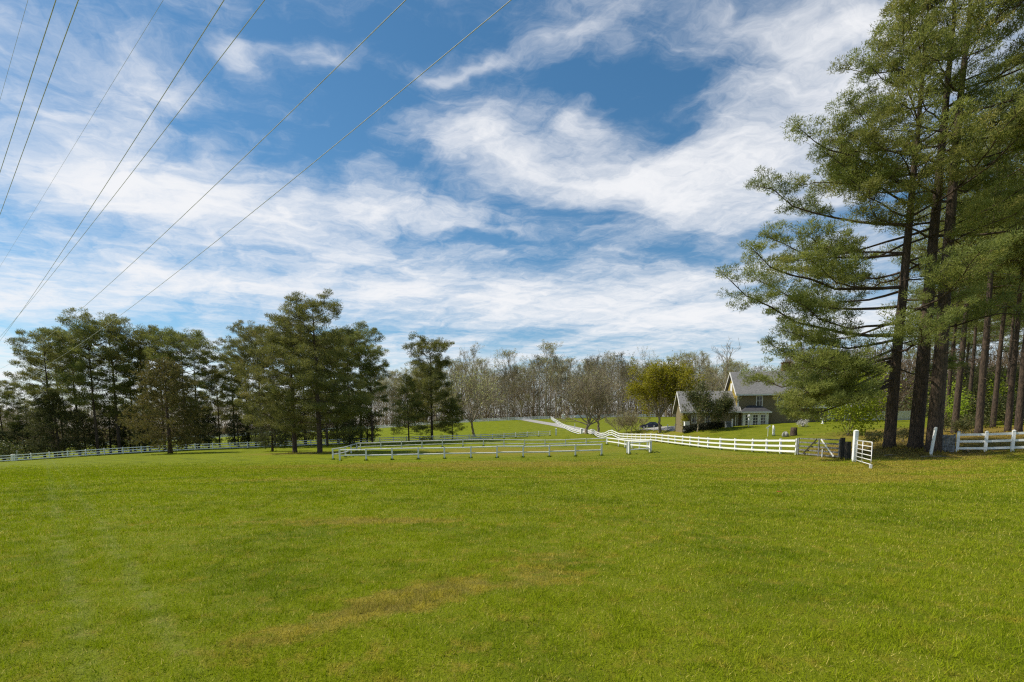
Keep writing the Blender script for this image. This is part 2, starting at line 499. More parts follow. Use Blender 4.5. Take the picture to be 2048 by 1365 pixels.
M['bark_grey'] = noisy('grey_bark', (0.35, 0.29, 0.195), (0.19, 0.152, 0.10), 4.0, 0.95, (2, 2, .6), 0.7, 0.03)
M['bark_cedar'] = noisy('cedar_bark', (0.14, 0.095, 0.065), (0.06, 0.043, 0.032), 6.0, 0.95, (4, 4, .4), 0.7, 0.03)
M['needle_near'] = foliage('pine_needles', (0.150, 0.178, 0.045), (0.255, 0.272, 0.058), (0.350, 0.310, 0.090), 0.50)
M['needle'] = foliage('pine_needles_far', (0.112, 0.132, 0.036), (0.205, 0.212, 0.050), (0.275, 0.245, 0.064), 0.48)
M['cedar'] = foliage('cedar_foliage', (0.110, 0.112, 0.032), (0.185, 0.155, 0.042), (0.23, 0.175, 0.055), 0.42)
M['cedar_green'] = foliage('cedar_foliage_green', (0.070, 0.088, 0.034), (0.120, 0.128, 0.042), None, 0.42)
M['bud'] = foliage('spring_buds', (0.33, 0.32, 0.13), (0.42, 0.42, 0.15), (0.42, 0.33, 0.20), 0.40)
M['twig'] = noisy('twigs', (0.21, 0.18, 0.135), (0.13, 0.11, 0.08), 2.0, 0.95)
M['gold'] = foliage('golden_new_leaves', (0.26, 0.27, 0.012), (0.36, 0.35, 0.016), (0.30, 0.25, 0.020), 0.5)
M['lime'] = foliage('fresh_green_leaves', (0.22, 0.30, 0.018), (0.32, 0.40, 0.024), None, 0.45)
M['shrub'] = foliage('shrub_leaves', (0.050, 0.070, 0.020), (0.110, 0.115, 0.030), (0.17, 0.14, 0.05), 0.3)
M['hedge'] = foliage('hedge_leaves', (0.018, 0.024, 0.012), (0.035, 0.038, 0.018), None, 0.15)

# ------------------------------------------------------------------ ground sheet
def axis(breaks):
    out = []
    for (a, b, st) in breaks:
        out += list(np.arange(a, b, st))
    return np.array(out + [breaks[-1][1]])
gx = axis([(-2600, -480, 212), (-480, -150, 15), (-150, -20, 2.5), (-20, 30, 1.0), (30, 120, 2.5), (120, 480, 15), (480, 2600, 212)])
gy = axis([(-600, -60, 60), (-60, 0, 4), (0, 60, 1.0), (60, 250, 2.5), (250, 650, 20), (650, 3200, 255)])
XX, YY = np.meshgrid(gx, gy)
ZZ = ground_z(XX.ravel(), YY.ravel()).reshape(XX.shape)
nx, ny = len(gx), len(gy)
mb = MB()
idx = np.arange(nx * ny).reshape(ny, nx)
A, B, C, D = idx[:-1, :-1].ravel(), idx[:-1, 1:].ravel(), idx[1:, 1:].ravel(), idx[1:, :-1].ravel()
mb.add(np.stack([XX.ravel(), YY.ravel(), ZZ.ravel()], -1), np.concatenate([np.stack([A, B, C], -1), np.stack([A, C, D], -1)]))
g = part('ground', mb, M['turf'], None, smooth=True)
g['kind'] = 'structure'

# gravel drive: down the hill and round to the house
M['gravel'] = noisy('gravel', (0.36, 0.345, 0.32), (0.24, 0.23, 0.21), 3.0, 0.95, (1, 1, 1), 0.5, 0.03)
def ribbon(name, path, width, m_, lift=0.03):
    path = np.array(path, float)
    t = np.linspace(0, 1, len(path)); tt = np.linspace(0, 1, 70)
    xs, ys = np.interp(tt, t, path[:, 0]), np.interp(tt, t, path[:, 1])
    for _ in range(4):
        xs[1:-1] = (xs[:-2] + 2 * xs[1:-1] + xs[2:]) / 4; ys[1:-1] = (ys[:-2] + 2 * ys[1:-1] + ys[2:]) / 4
    dx, dy = np.gradient(xs), np.gradient(ys)
    L = np.hypot(dx, dy)
    cols = np.linspace(-.5, .5, 5)
    X = xs[:, None] - (dy / L)[:, None] * cols * width
    Y = ys[:, None] + (dx / L)[:, None] * cols * width
    Z = ground_z(X.ravel(), Y.ravel()).reshape(X.shape) + lift
    i = np.arange(X.size).reshape(X.shape)
    A, B, C, D = i[:-1, :-1].ravel(), i[:-1, 1:].ravel(), i[1:, 1:].ravel(), i[1:, :-1].ravel()
    q = MB(); q.add(np.stack([X.ravel(), Y.ravel(), Z.ravel()], -1), np.concatenate([np.stack([A, B, C], -1), np.stack([A, C, D], -1)]))
    o = part(name, q, m_, None, smooth=True); o['kind'] = 'structure'
    return o
P_ = lambda px, Y: on(px, Y)[:2]
ribbon('driveway', [P_(1036, 235), P_(1052, 215), P_(1085, 190), P_(1125, 165), P_(1165, 142), P_(1210, 124), P_(1260, 112), P_(1310, 103), P_(1355, 95), P_(1372, 90)], 4.6, M['gravel'], 0.06)
ribbon('road', [(-260, 196), (-150, 206), (-60, 222), (0, 232), (60, 236), (160, 240)], 6.0, M['gravel'], 0.06)

# ------------------------------------------------------------------ grass blades in the near field (uncountable)
def vnoise(x, y, cell, seed):
    g_ = np.random.default_rng(seed).random((256, 256))
    u, v = x / cell, y / cell
    i, j = np.floor(u).astype(int), np.floor(v).astype(int)
    a, b = u - i, v - j
    a, b = a * a * (3 - 2 * a), b * b * (3 - 2 * b)
    q = lambda p, r: g_[p % 256, r % 256]
    return (q(i, j) * (1 - a) + q(i + 1, j) * a) * (1 - b) + (q(i, j + 1) * (1 - a) + q(i + 1, j + 1) * a) * b
def blades(n, y0, yk, y1, seed, side=1.12):
    # blades per square metre: even up to yk, then thinning as Y^-1.5 while the blades modelled get coarser
    r = np.random.default_rng(seed)
    ys = np.linspace(y0, y1, 4000)
    w = np.where(ys < yk, 1.0, (yk / ys) ** 1.5) * (2 * (ys * side + 1.0)) * np.clip((y1 - ys) / (y1 * .45), 0, 1)
    cdf = np.cumsum(w); cdf /= cdf[-1]
    Y = np.interp(r.random(n), cdf, ys)
    X = (r.random(n) * 2 - 1) * (Y * side + 1.0)
    cl = .5 * vnoise(X, Y, .16, 1) + .3 * vnoise(X, Y, .5, 2) + .2 * vnoise(X, Y, .06, 3)
    cl = np.clip((cl - .25) * 2, 0, 1)
    keep = r.random(n) < 0.35 + 0.65 * cl
    X, Y, cl = X[keep], Y[keep], cl[keep]; n = len(X)
    Z = ground_z(X, Y)
    az = r.random(n) * 2 * math.pi
    lean = r.random(n) ** 0.7 * 1.35
    h = 0.046 * (0.5 + 0.9 * r.random(n)) * (0.65 + 0.7 * cl) * (1 + Y / 120)
    tip = np.stack([np.cos(az) * np.sin(lean) * h, np.sin(az) * np.sin(lean) * h, np.cos(lean) * h + 0.004], -1)
    a2 = r.random(n) * math.pi
    wid = np.maximum(.0055, .0011 * Y)
    wv = np.stack([np.cos(a2), np.sin(a2), np.zeros(n)], -1) * (wid * (0.6 + 0.8 * r.random(n)))[:, None] / 2
    b = np.stack([X, Y, Z - 0.004], -1)
    v = np.stack([b - wv, b + wv, b + tip], 1).reshape(-1, 3)
    q = MB(); q.add(v, np.arange(n * 3).reshape(-1, 3), np.repeat(np.clip(r.random(n) + .25 * (.5 - cl), 0, 1), 3))
    return q
mb = blades(1250000, 2.2, 5.0, 52.0, 1)
r = np.random.default_rng(5)
nt_, nb_ = 900, 16
Yt = 3 + 27 * r.random(nt_) ** 1.3
Xt = (r.random(nt_) * 2 - 1) * (Yt * 1.1 + 1)
X = np.repeat(Xt, nb_) + r.normal(0, .035, nt_ * nb_); Y = np.repeat(Yt, nb_) + r.normal(0, .035, nt_ * nb_)
n = len(X); Z = ground_z(X, Y)
hh = np.repeat(.05 + .055 * r.random(nt_), nb_) * (.6 + .6 * r.random(n))
tip = np.stack([r.normal(0, .55, n) * hh, r.normal(0, .55, n) * hh, hh], -1)
a2 = r.random(n) * math.pi
wv = np.stack([np.cos(a2), np.sin(a2), np.zeros(n)], -1) * np.maximum(.004, .0005 * Y)[:, None]
b = np.stack([X, Y, Z - .004], -1)
mb.add(np.stack([b - wv, b + wv, b + tip], 1).reshape(-1, 3), np.arange(n * 3).reshape(-1, 3), np.repeat(np.repeat(r.random(nt_) * .85, nb_), 3))
g = part('grass', mb, M['blade'], None, attr=True)
g['kind'] = 'stuff'
g['label'] = 'short mown green grass with straw coloured flecks'
g['category'] = 'grass'

# ------------------------------------------------------------------ fences

def unit_box(name, m_, taper=1.0, cap=0.0):
    q = MB()
    v = np.array([[x * (taper if z else 1), y * (taper if z else 1), z] for z in (0, 1) for y in (-.5, .5) for x in (-.5, .5)], float)
    q.add(v, BOXF)
    if cap:
        e = .5 + cap
        q.add([[-e, -e, 1.001], [e, -e, 1.001], [e, e, 1.001], [-e, e, 1.001], [0, 0, 1.04]], [(0, 1, 4), (1, 2, 4), (2, 3, 4), (3, 0, 4), (0, 2, 1), (0, 3, 2)])
    return q.mesh(name, m_)
def resample(poly, spacing):
    poly = np.array(poly, float)
    seg = np.hypot(*np.diff(poly, axis=0).T)
    cum = np.concatenate([[0], np.cumsum(seg)])
    n = max(1, int(round(cum[-1] / spacing)))
    t = np.linspace(0, cum[-1], n + 1)
    return np.stack([np.interp(t, cum, poly[:, 0]), np.interp(t, cum, poly[:, 1])], -1)
FR = random.Random(5)
def fence(name, label, posts, height, rails, mpost, mrail, pw=0.13, rh=0.14, rt=0.045, lean=0.0, round_rail=False, cap=0.1, skip=(), group=None, side=0.0, wob=0.0):
    """posts: list of (x, y); rails: heights of the rail centres"""
    base = np.array([posts[0][0], posts[0][1], gz(*posts[0])])
    root = thing(name, label, 'fence', base, 0, group)
    pm = unit_box('post', mpost, 1.0, cap)
    if round_rail:
        q = MB(); q.tube([(-.5, 0, 0), (0, .02, 0), (.5, 0, 0)], .5, 7)
        rm = q.mesh('rail', mrail, smooth=True)
    else:
        q = MB(); q.box((0, 0, 0), (1, 1, 1)); rm = q.mesh('rail', mrail)
    tops = []
    for i, (x, y) in enumerate(posts):
        z = gz(x, y)
        a, b = posts[max(i - 1, 0)], posts[min(i + 1, len(posts) - 1)]
        ang = math.atan2(b[1] - a[1], b[0] - a[0])
        o = link('post', pm, root, np.array([x, y, z - 0.12]) - base)
        o.scale = (pw, pw, height + 0.12)
        o.rotation_euler = (FR.uniform(-lean, lean), FR.uniform(-lean, lean), ang)
        tops.append((x, y, z))
    for i in range(len(posts) - 1):
        if i in skip:
            continue
        p, q_ = np.array(tops[i]), np.array(tops[i + 1])
        for h in rails:
            off = np.array([0, 0, h])
            d = q_ - p
            nrm = np.array([d[1], -d[0], 0]); nrm /= np.linalg.norm(nrm) + 1e-9
            c = (p + q_) / 2 + off + nrm * side + np.array([0, 0, FR.uniform(-wob, wob)]) - base
            o = link('rail', rm, root, c)
            o.rotation_euler = (0, -math.atan2(d[2] + FR.uniform(-wob, wob), math.hypot(d[0], d[1])), math.atan2(d[1], d[0]))
            o.scale = (np.linalg.norm(d) + 0.01, rt, rh)
    return root
pl = lambda *a: [tuple(P_(px, Y)) for px, Y in a]
# board fence across the pasture in front of the left pines, up to the lane
fence('board_fence', 'long three-rail white fence running in front of the dark pine grove', resample(pl((26, 92), (180, 93.5), (459, 98), (724, 115), (1000, 128), (1100, 131.5)), 3.05), 1.30, (0.30, 0.72, 1.16), M['white'], M['white'], 0.15, 0.15, rt=.05, lean=.012)
fence('board_fence', 'short white rail fence behind a doubled post where the grove ends', pl((-22, 91.6), (24, 92.6)), 1.30, (0.30, 0.72, 1.16), M['white'], M['white'], 0.15, 0.15, lean=.01)
# along the house side of the pasture, back to the lane gate
side_posts = resample(pl((1592, 39.6), (1516, 47), (1424, 55), (1342, 69), (1262, 90), (1182, 123), (1166, 128)), 2.75)
fence('board_fence', 'three-rail white board fence running from the grey farm gate back to the lane', side_posts, 1.28, (0.28, 0.70, 1.12), M['white'], M['white'], 0.14, 0.15, lean=.03, cap=0.0, side=-.09)
fence('board_fence', 'white fence climbing the hill beside the gravel drive', resample(pl((1160, 131), (1143, 138), (1130, 152), (1120, 165), (1110, 188), (1102, 213)), 2.9), 1.28, (0.28, 0.70, 1.12), M['white'], M['white'], 0.15, 0.16, rt=.05)
fence('board_fence', 'far white fence along the road below the bare woods', resample(pl((-30, 166), (40, 170), (241, 180), (508, 195), (757, 205), (920, 210), (1098, 214.5)), 4.2), 1.35, (0.35, 0.78, 1.22), M['white'], M['white'], 0.17, 0.19, rt=.05)
fence('board_fence', 'distant white fence right of the hilltop drive', resample(pl((1136, 219), (1210, 217), (1310, 214)), 4.0), 1.35, (0.35, 0.78, 1.22), M['white'], M['white'], 0.17, 0.17)
# right-hand fence below the pines
fence('board_fence', 'white three-rail vinyl fence in the shade of the tall pines', pl((1914, 33), (1970, 32.2), (2024, 31.6), (2079, 31.0), (2135, 30.4)), 1.30, (0.26, 0.70, 1.13), M['white'], M['white'], 0.15, 0.14, rt=.05)
# riding pen: front, left, back, right
fence('pen_fence', 'two-rail weathered white riding pen, front side with bowed rails', pl(*[(680 + (1203 - 680) * i / 10.0, 50.0 + 0.0 * i) for i in range(11)]), 1.18, (0.52, 1.08), M['worn_white'], M['worn_white'], 0.14, 0.13, 0.10, lean=.02, round_rail=True, cap=0, wob=.03)
fence('pen_fence', 'short run of doubled rails at the corner of the weathered riding pen', pl((666, 52.5), (691, 57), (702.5, 62), (714, 69), (721, 81)), 1.16, (0.52, 1.06), M['worn_white'], M['worn_white'], 0.13, 0.13, 0.10, lean=.02, round_rail=True, cap=0, wob=.03)
fence('pen_fence', 'two-rail weathered far side of the riding pen', pl(*[(721 + (1213 - 721) * i / 12.0, 82) for i in range(13)]), 1.14, (0.50, 1.04), M['worn_white'], M['worn_white'], 0.14, 0.14, 0.10, lean=.02, round_rail=True, cap=0, wob=.03)
fence('pen_fence', 'clean white sunlit side of the riding pen facing the house', pl((1302, 51), (1295, 56), (1279, 61.5), (1264, 66), (1250, 71), (1237, 76), (1214, 81.5)), 1.18, (0.56, 1.09), M['white'], M['white'], 0.14, 0.15, 0.08, lean=.02, cap=0)
q_ = fence('pen_fence', 'pen corner section with a rail sloping down beside the wide opening', pl((1258, 49.6), (1300, 50.6)), 1.20, (0.45, 1.12), M['worn_white'], M['white'], 0.16, 0.13, 0.10, lean=.01, round_rail=True, cap=0)
fence('pen_fence', 'thick lone end post with a stub rail at the pen opening', pl((1254.5, 50.4), (1257.2, 51.2)), 1.22, (1.1,), M['worn_white'], M['white'], 0.17, 0.12, 0.1, cap=0)
# lane gate posts and corner bits
def post_thing(name, label, loc, h, w, m_, cat='post', tilt=(0, 0), cap=True, d=None):
    q = MB()
    dd = d or w
    q.box((0, 0, h / 2 - .06), (w, dd, h + .12))
    r = thing(name, label, cat, loc)
    part('shaft', q, m_, r)
    q = MB()
    c = h + .001
    e, e2 = w * .56, dd * .56
    q.add([[-e, -e2, c], [e, -e2, c], [e, e2, c], [-e, e2, c], [0, 0, c + w * .35]], [(0, 1, 4), (1, 2, 4), (2, 3, 4), (3, 0, 4), (0, 2, 1), (0, 3, 2)])
    if cap:
        part('cap', q, m_, r)
    r.rotation_euler = (tilt[0], tilt[1], FR.uniform(-.2, .2))
    return r
post_thing('gate_post', 'thick white post ending the long fence by the lane', on(1112, 132), 1.75, 0.38, M['white'])
post_thing('gate_post', 'broad cream white post where the lane meets the hill fence', on(1163, 129), 1.75, 0.55, M['white'])
post_thing('gate_post', 'slim white post beside the drive above the lane gate', on(1149.5, 141), 2.1, 0.16, M['white'])
post_thing('gate_post', 'tall white post holding the open tube gate', on(1708, 31), 1.88, 0.20, M['white'])
post_thing('gate_post', 'slim leaning white post beside the plank gate', on(1861, 32), 1.78, 0.12, M['white'], tilt=(0, .09))
post_thing('gate_post', 'stout blackened post carrying the grey farm gate', on(1683, 34.2), 1.42, 0.22, M['dark_wood'], cap=False)
post_thing('gate_post', 'low blackened stub post between the two farm gates', on(1694, 33), 1.20, 0.29, M['dark_wood'], cap=False, d=.22)
post_thing('fence_post', 'doubled white post at the low end of the long fence', on(30, 92), 1.30, 0.16, M['white'])
post_thing('fence_post', 'tilted white post behind the doubled fence post', on(33, 96), 1.9, 0.3, M['white'], tilt=(0, .12))
for i, (px, Y) in enumerate([(1217, 112), (1280, 101), (1294, 99), (1308, 97), (1335, 93), (1350, 90.5), (1364, 88)]):
    post_thing('bollard', 'slim white post in the row edging the gravel drive', on(px, Y), 1.15, 0.13, M['white']).__setitem__('group', 'white posts along the drive')

# grey farm gate (open frame of boards) between the white fence and the black post
A_, B_ = on(1596, 39), on(1681, 34.3)
L_ = float(np.linalg.norm((B_ - A_)[:2]))
gt = thing('farm_gate', 'weathered grey wooden farm gate with crossed diagonal braces', 'gate', A_, math.atan2(B_[1] - A_[1], B_[0] - A_[0]))
for i, z in enumerate((0.18, 0.46, 0.74, 1.02, 1.30)):
    q = MB(); q.box((L_ / 2, 0, z), (L_, .04, .10 if i < 4 else .08)); part('board', q, M['grey_wood'], gt)
for x in (0.05, L_ * .52, L_ - .12):
    q = MB(); q.box((x, -.045, .72), (.11, .04, 1.28)); part('upright', q, M['grey_wood'], gt)
for (x0, z0, x1, z1, mm) in ((L_ * .16, .2, L_ * .48, 1.3, 'dark_wood'), (L_ * .88, .16, L_ * .58, 1.3, 'worn_white')):
    a = math.atan2(z1 - z0, x1 - x0)
    R = np.array([[math.cos(a), 0, -math.sin(a)], [0, 1, 0], [math.sin(a), 0, math.cos(a)]])
    q = MB(); q.box(((x0 + x1) / 2, -.09, (z0 + z1) / 2), (math.hypot(x1 - x0, z1 - z0), .035, .09), R); part('brace', q, M[mm], gt)
q = MB(); q.tube([(L_ * .63, -.11, -.25), (L_ * .63, -.11, .62)], .035, 8); part('drop_bolt', q, M['white'], gt)
# white tube gate swung open towards the pasture
M['tube'] = noisy('white_enamel_tube', (0.78, 0.78, 0.76), (0.62, 0.60, 0.56), 4, 0.4, spec=.5)
A_, B_ = on(1712, 30.9), on(1741, 27.2)
L_ = float(np.linalg.norm((B_ - A_)[:2]))
gt = thing('tube_gate', 'white tubular steel gate swung open on a tall post', 'gate', A_, math.atan2(B_[1] - A_[1], B_[0] - A_[0]))
R_ = .028
zt = 1.30
q = MB()
q.tube([(0.02, 0, .12), (0.02, 0, zt)], R_, 8); part('hinge_stile', q, M['tube'], gt, True)
q = MB(); cc = [(L_, 0, .06)] + [(L_, 0, zt - .12)] + [(L_ - .12 + .12 * math.cos(t), 0, zt - .12 + .12 * math.sin(t)) for t in np.linspace(.2, math.pi / 2, 6)] + [(0.02, 0, zt)]
q.tube(cc, R_ * 1.1, 8); part('bent_frame', q, M['tube'], gt, True)
for z in (.12, .35, .58, .82, 1.06):
    q = MB(); q.tube([(0.02, 0, z), (L_, 0, z)], R_ * .9, 8); part('bar', q, M['tube'], gt, True)
q = MB(); q.tube([(L_ * .45, -.03, .10), (L_ * .45, -.03, zt)], R_ * .8, 8); part('upright', q, M['tube'], gt, True)
q = MB(); q.box((L_, 0, .02), (.12, .12, .22)); part('foot', q, M['tube'], gt)
# plank gate on the right: each plank its own piece
A_ = on(1876, 33.4); B_ = on(1909, 33.0)
L_ = float(np.linalg.norm((B_ - A_)[:2]))
gt = thing('plank_gate', 'small grey weathered vertical plank gate under the pines', 'gate', A_, math.atan2(B_[1] - A_[1], B_[0] - A_[0]))
for i in range(6):
    q = MB(); w = L_ / 6
    q.box((w * (i + .5), 0, .56 + .02 * (i % 2)), (w * .93, .025, 1.06 + .05 * (i % 3))); part('plank', q, M['grey_wood'], gt)
for z in (.22, .95):
    q = MB(); q.box((L_ / 2, -.03, z), (L_, .03, .10)); part('ledger', q, M['grey_wood'], gt)

# ------------------------------------------------------------------ trees
def norm(v):
    return v / (np.linalg.norm(v, axis=-1, keepdims=True) + 1e-9)
def tufts(mb, cen, dirs, n, length, width, spread, rng, var):
    """needle sprays: n slim triangles at each centre, fanned about its direction"""
    k = len(cen)
    d = norm(dirs[:, None, :] + rng.normal(0, spread, (k, n, 3)))
    L = length * (0.65 + 0.6 * rng.random((k, n, 1)))
    base = cen[:, None, :] + rng.normal(0, length * .10, (k, n, 3))
    side = norm(np.cross(d, rng.normal(0, 1, (k, n, 3)))) * width / 2
    v = np.stack([base - side, base + side, base + d * L], 2).reshape(-1, 3)
    a = np.repeat(np.clip(var[:, None] + rng.normal(0, .08, (k, n)), 0, 1).ravel(), 3)
    mb.add(v, np.arange(len(v)).reshape(-1, 3), a)
def leaves(mb, cen, size, rng, var, aspect=.6):
    n = len(cen)
    d = norm(rng.normal(0, 1, (n, 3))); s = norm(np.cross(d, rng.normal(0, 1, (n, 3))))
    L = size * (.6 + .8 * rng.random((n, 1)))
    v = np.stack([cen - s * L * aspect / 2, cen + d * L * .5 + s * L * aspect * .1, cen + s * L * aspect / 2, cen - d * L * .5], 1).reshape(-1, 3)
    i = np.arange(n)[:, None] * 4
    f = np.concatenate([i + np.array([0, 2, 1]), i + np.array([0, 3, 2])])
    mb.add(v, f, np.repeat(var, 4))

def make_pine(name, label, group, seed, Ht, r0, crown0, nb, profile, tuft_len, tuft_w, per, sub_gap=0.55, needle='needle', lean=(0, 0), bend=0.25, dead=6, spread=.55, az_len=None, sub_len=.42, tuft_step=.33, flare=1.35, clump=.34, inner=.38, extra=()):
    rng = np.random.default_rng(seed)
    root = thing(name, label, 'tree', (0, 0, 0), 0, group)
    wood, fol = MB(), MB()
    nt_ = 16
    hs_ = np.linspace(0, 1, nt_)
    wander = np.cumsum(rng.normal(0, bend * .25, (nt_, 2)), 0); wander -= wander[0]
    tp = np.stack([lean[0] * Ht * hs_ + wander[:, 0] * hs_, lean[1] * Ht * hs_ + wander[:, 1] * hs_, hs_ * Ht - .25 * (hs_ == 0)], -1)
    tr = r0 * (1 - hs_ * .93) ** .85
    tr[0] *= flare
    # denser rings at the butt so the flare is short
    tp = np.insert(tp, 1, tp[0] * .75 + tp[1] * .25 + np.array([0, 0, .1]), 0); tr = np.insert(tr, 1, r0 * .99)
    wood.tube(tp, tr, 12 if needle == 'needle_near' else 8)
    def trunk_at(h):
        return np.array([np.interp(h * Ht, tp[:, 2], tp[:, 0]), np.interp(h * Ht, tp[:, 2], tp[:, 1]), h * Ht])
    C_, D_, V_ = [], [], []
    for i in range(nb + len(extra)):
        h = crown0 + (1 - crown0) * ((i + rng.random()) / nb) ** .92
        h = min(h, .985)
        u = (h - crown0) / (1 - crown0)
        az = i * 2.39996 + rng.normal(0, .35)
        L = profile(u) * (0.72 + .45 * rng.random())
        if az_len:
            L *= az_len(az, u)
        if L < .3:
            continue
        el = math.radians(-2 + 40 * u ** 1.3 + rng.normal(0, 7))
        if i >= nb:
            h, az, L, el = extra[i - nb]
            el = math.radians(el); u = 0.0
        k = 8
        t = np.linspace(0, 1, k)
        hd = np.array([math.cos(az), math.sin(az), 0])
        sd = np.array([-hd[1], hd[0], 0])
        sway = np.cumsum(rng.normal(0, .055, k)) * L
        z = L * (t * math.tan(el) * .8 - .06 * (1 - u) * t * (1 - t) * 2 + .13 * t ** 3 + .03 * np.cumsum(rng.normal(0, 1, k)) * t)
        p = trunk_at(h)[None] + hd[None] * (t * L)[:, None] + sd[None] * (sway * t)[:, None]
        p[:, 2] += z
        br = max(.016, .0095 * L + .008) * (1 - .85 * t)
        wood.tube(p, br + .004, 5, cap=False)
        bv = rng.random()
        ts = np.arange(inner if L > 3 else .15, 1.0, max(.035, sub_gap / L * .5))
        for j, tt in enumerate(ts):
            tt = min(.99, tt + rng.normal(0, .02))
            b = np.array([np.interp(tt, t, p[:, q]) for q in range(3)])
            fw = norm(p[-1] - p[max(0, int(tt * (k - 1)) - 1)])
            sgn = 1 if j % 2 else -1
            sl = (sub_len * L * (1 - tt) ** .7 + .45) * (.6 + .7 * rng.random())
            sl = min(sl, 2.6)
            dr = norm(fw * .75 + sd * sgn * (.75 + .3 * rng.random()) + np.array([0, 0, .20 + .25 * rng.normal()]))
            e = b + dr * sl + np.array([0, 0, .10 * sl])
            wood.tube([b, (b + e) / 2 + rng.normal(0, .04, 3), e], [.016 + .004 * sl, .012, .006], 3, cap=False)
            m_ = max(1, int(round(sl / tuft_step)))
            q = np.linspace(1.0, .35, m_)[:, None]
            c = b + (e - b) * q + rng.normal(0, clump * .35, (m_, 3))
            C_.append(c); V_.append(np.clip(bv * .45 + rng.random(m_) * .55, 0, 1))
        C_.append(p[-1:] + rng.normal(0, clump * .2, (2, 3))); V_.append(rng.random(2) * .9)
    # leader
    C_.append(tp[-1] + rng.normal(0, clump * .9, (6, 3))); V_.append(rng.random(6))
    for i in range(dead):                                         # dead stubs under the crown
        h = crown0 * (.35 + .6 * rng.random()); az = rng.random() * 6.28; L = .5 + 1.6 * rng.random()
        b = trunk_at(h); d = np.array([math.cos(az), math.sin(az), -.1 + .3 * rng.random()])
        wood.tube([b, b + d * L * .5, b + d * L + np.array([0, 0, -.12 * L])], [.035, .022, .008], 4, cap=False)
    C_, V_ = np.concatenate(C_), np.concatenate(V_)
    nk = len(C_)
    un = norm(rng.normal(0, 1, (nk, per, 3)))
    un[..., 2] = un[..., 2] * .8 + .22
    size = clump * (.6 + .75 * rng.random((nk, 1, 1)))
    pos = C_[:, None, :] + un * size * (rng.random((nk, per, 1)) ** .42) * np.array([1, 1, .72])
    dr_ = norm(un + np.array([0, 0, .35]))
    tufts(fol, pos.reshape(-1, 3), dr_.reshape(-1, 3), 1, tuft_len, tuft_w, spread, rng, np.repeat(V_, per))
    part('trunk', wood, M['bark'], root, True)
    part('crown', fol, M[needle], root, attr=True)
    return root

def make_cedar(name, label, group, seed, Ht, R, mat_, n, base=.10):
    """redcedar: dense, ragged, egg-shaped crown nearly to the ground"""
    rng = np.random.default_rng(seed)
    root = thing(name, label, 'tree', (0, 0, 0), 0, group)
    wood, fol = MB(), MB()
    k = 10; t = np.linspace(0, 1, k)
    wp = np.stack([np.cumsum(rng.normal(0, .06, k)) * t, np.cumsum(rng.normal(0, .06, k)) * t, t * Ht * .96 - .2 * (t == 0)], -1)
    wood.tube(wp, .30 * (Ht / 14) * (1 - .92 * t) * np.where(t == 0, 1.3, 1), 9)
    C_, D_, V_ = [], [], []
    nb = 110
    for i in range(nb):
        u = ((i + rng.random()) / nb)
        h = base + (1 - base) * u
        az = i * 2.39996 + rng.normal(0, .3)
        prof = np.interp(u, [0, .10, .28, .5, .72, .9, 1], [.50, .88, 1.0, .86, .60, .30, .10])
        L = R * prof * (.62 + .5 * rng.random())
        b = np.array([np.interp(h * Ht, wp[:, 2], wp[:, 0]), np.interp(h * Ht, wp[:, 2], wp[:, 1]), h * Ht * .95])
        up = -.12 + .75 * u + rng.normal(0, .12)
        e = b + np.array([math.cos(az) * L, math.sin(az) * L, up * L])
        mid = (b + e) / 2 + np.array([0, 0, .06 * L])
        wood.tube([b, mid, e], [.045 * (1 - .6 * u), .025, .008], 4, cap=False)
        m_ = max(4, int(n / nb * (L / R) * 1.6))
        q = .25 + .75 * rng.random(m_) ** .7
        c = b + (e - b) * q[:, None] + rng.normal(0, 1, (m_, 3)) * np.array([.34, .34, .26]) * R * .30 * (1.15 - .5 * q)[:, None]
        dv = norm(np.array([math.cos(az), math.sin(az), .55])[None] + rng.normal(0, .5, (m_, 3)))
        C_.append(c); D_.append(dv); V_.append(np.clip(rng.random() * .4 + rng.random(m_) * .6, 0, 1))
    tufts(fol, np.concatenate(C_), np.concatenate(D_), 10, .38, .055, .5, rng, np.concatenate(V_))
    part('trunk', wood, M['bark_cedar'], root, True)
    part('crown', fol, M[mat_], root, attr=True)
    return root

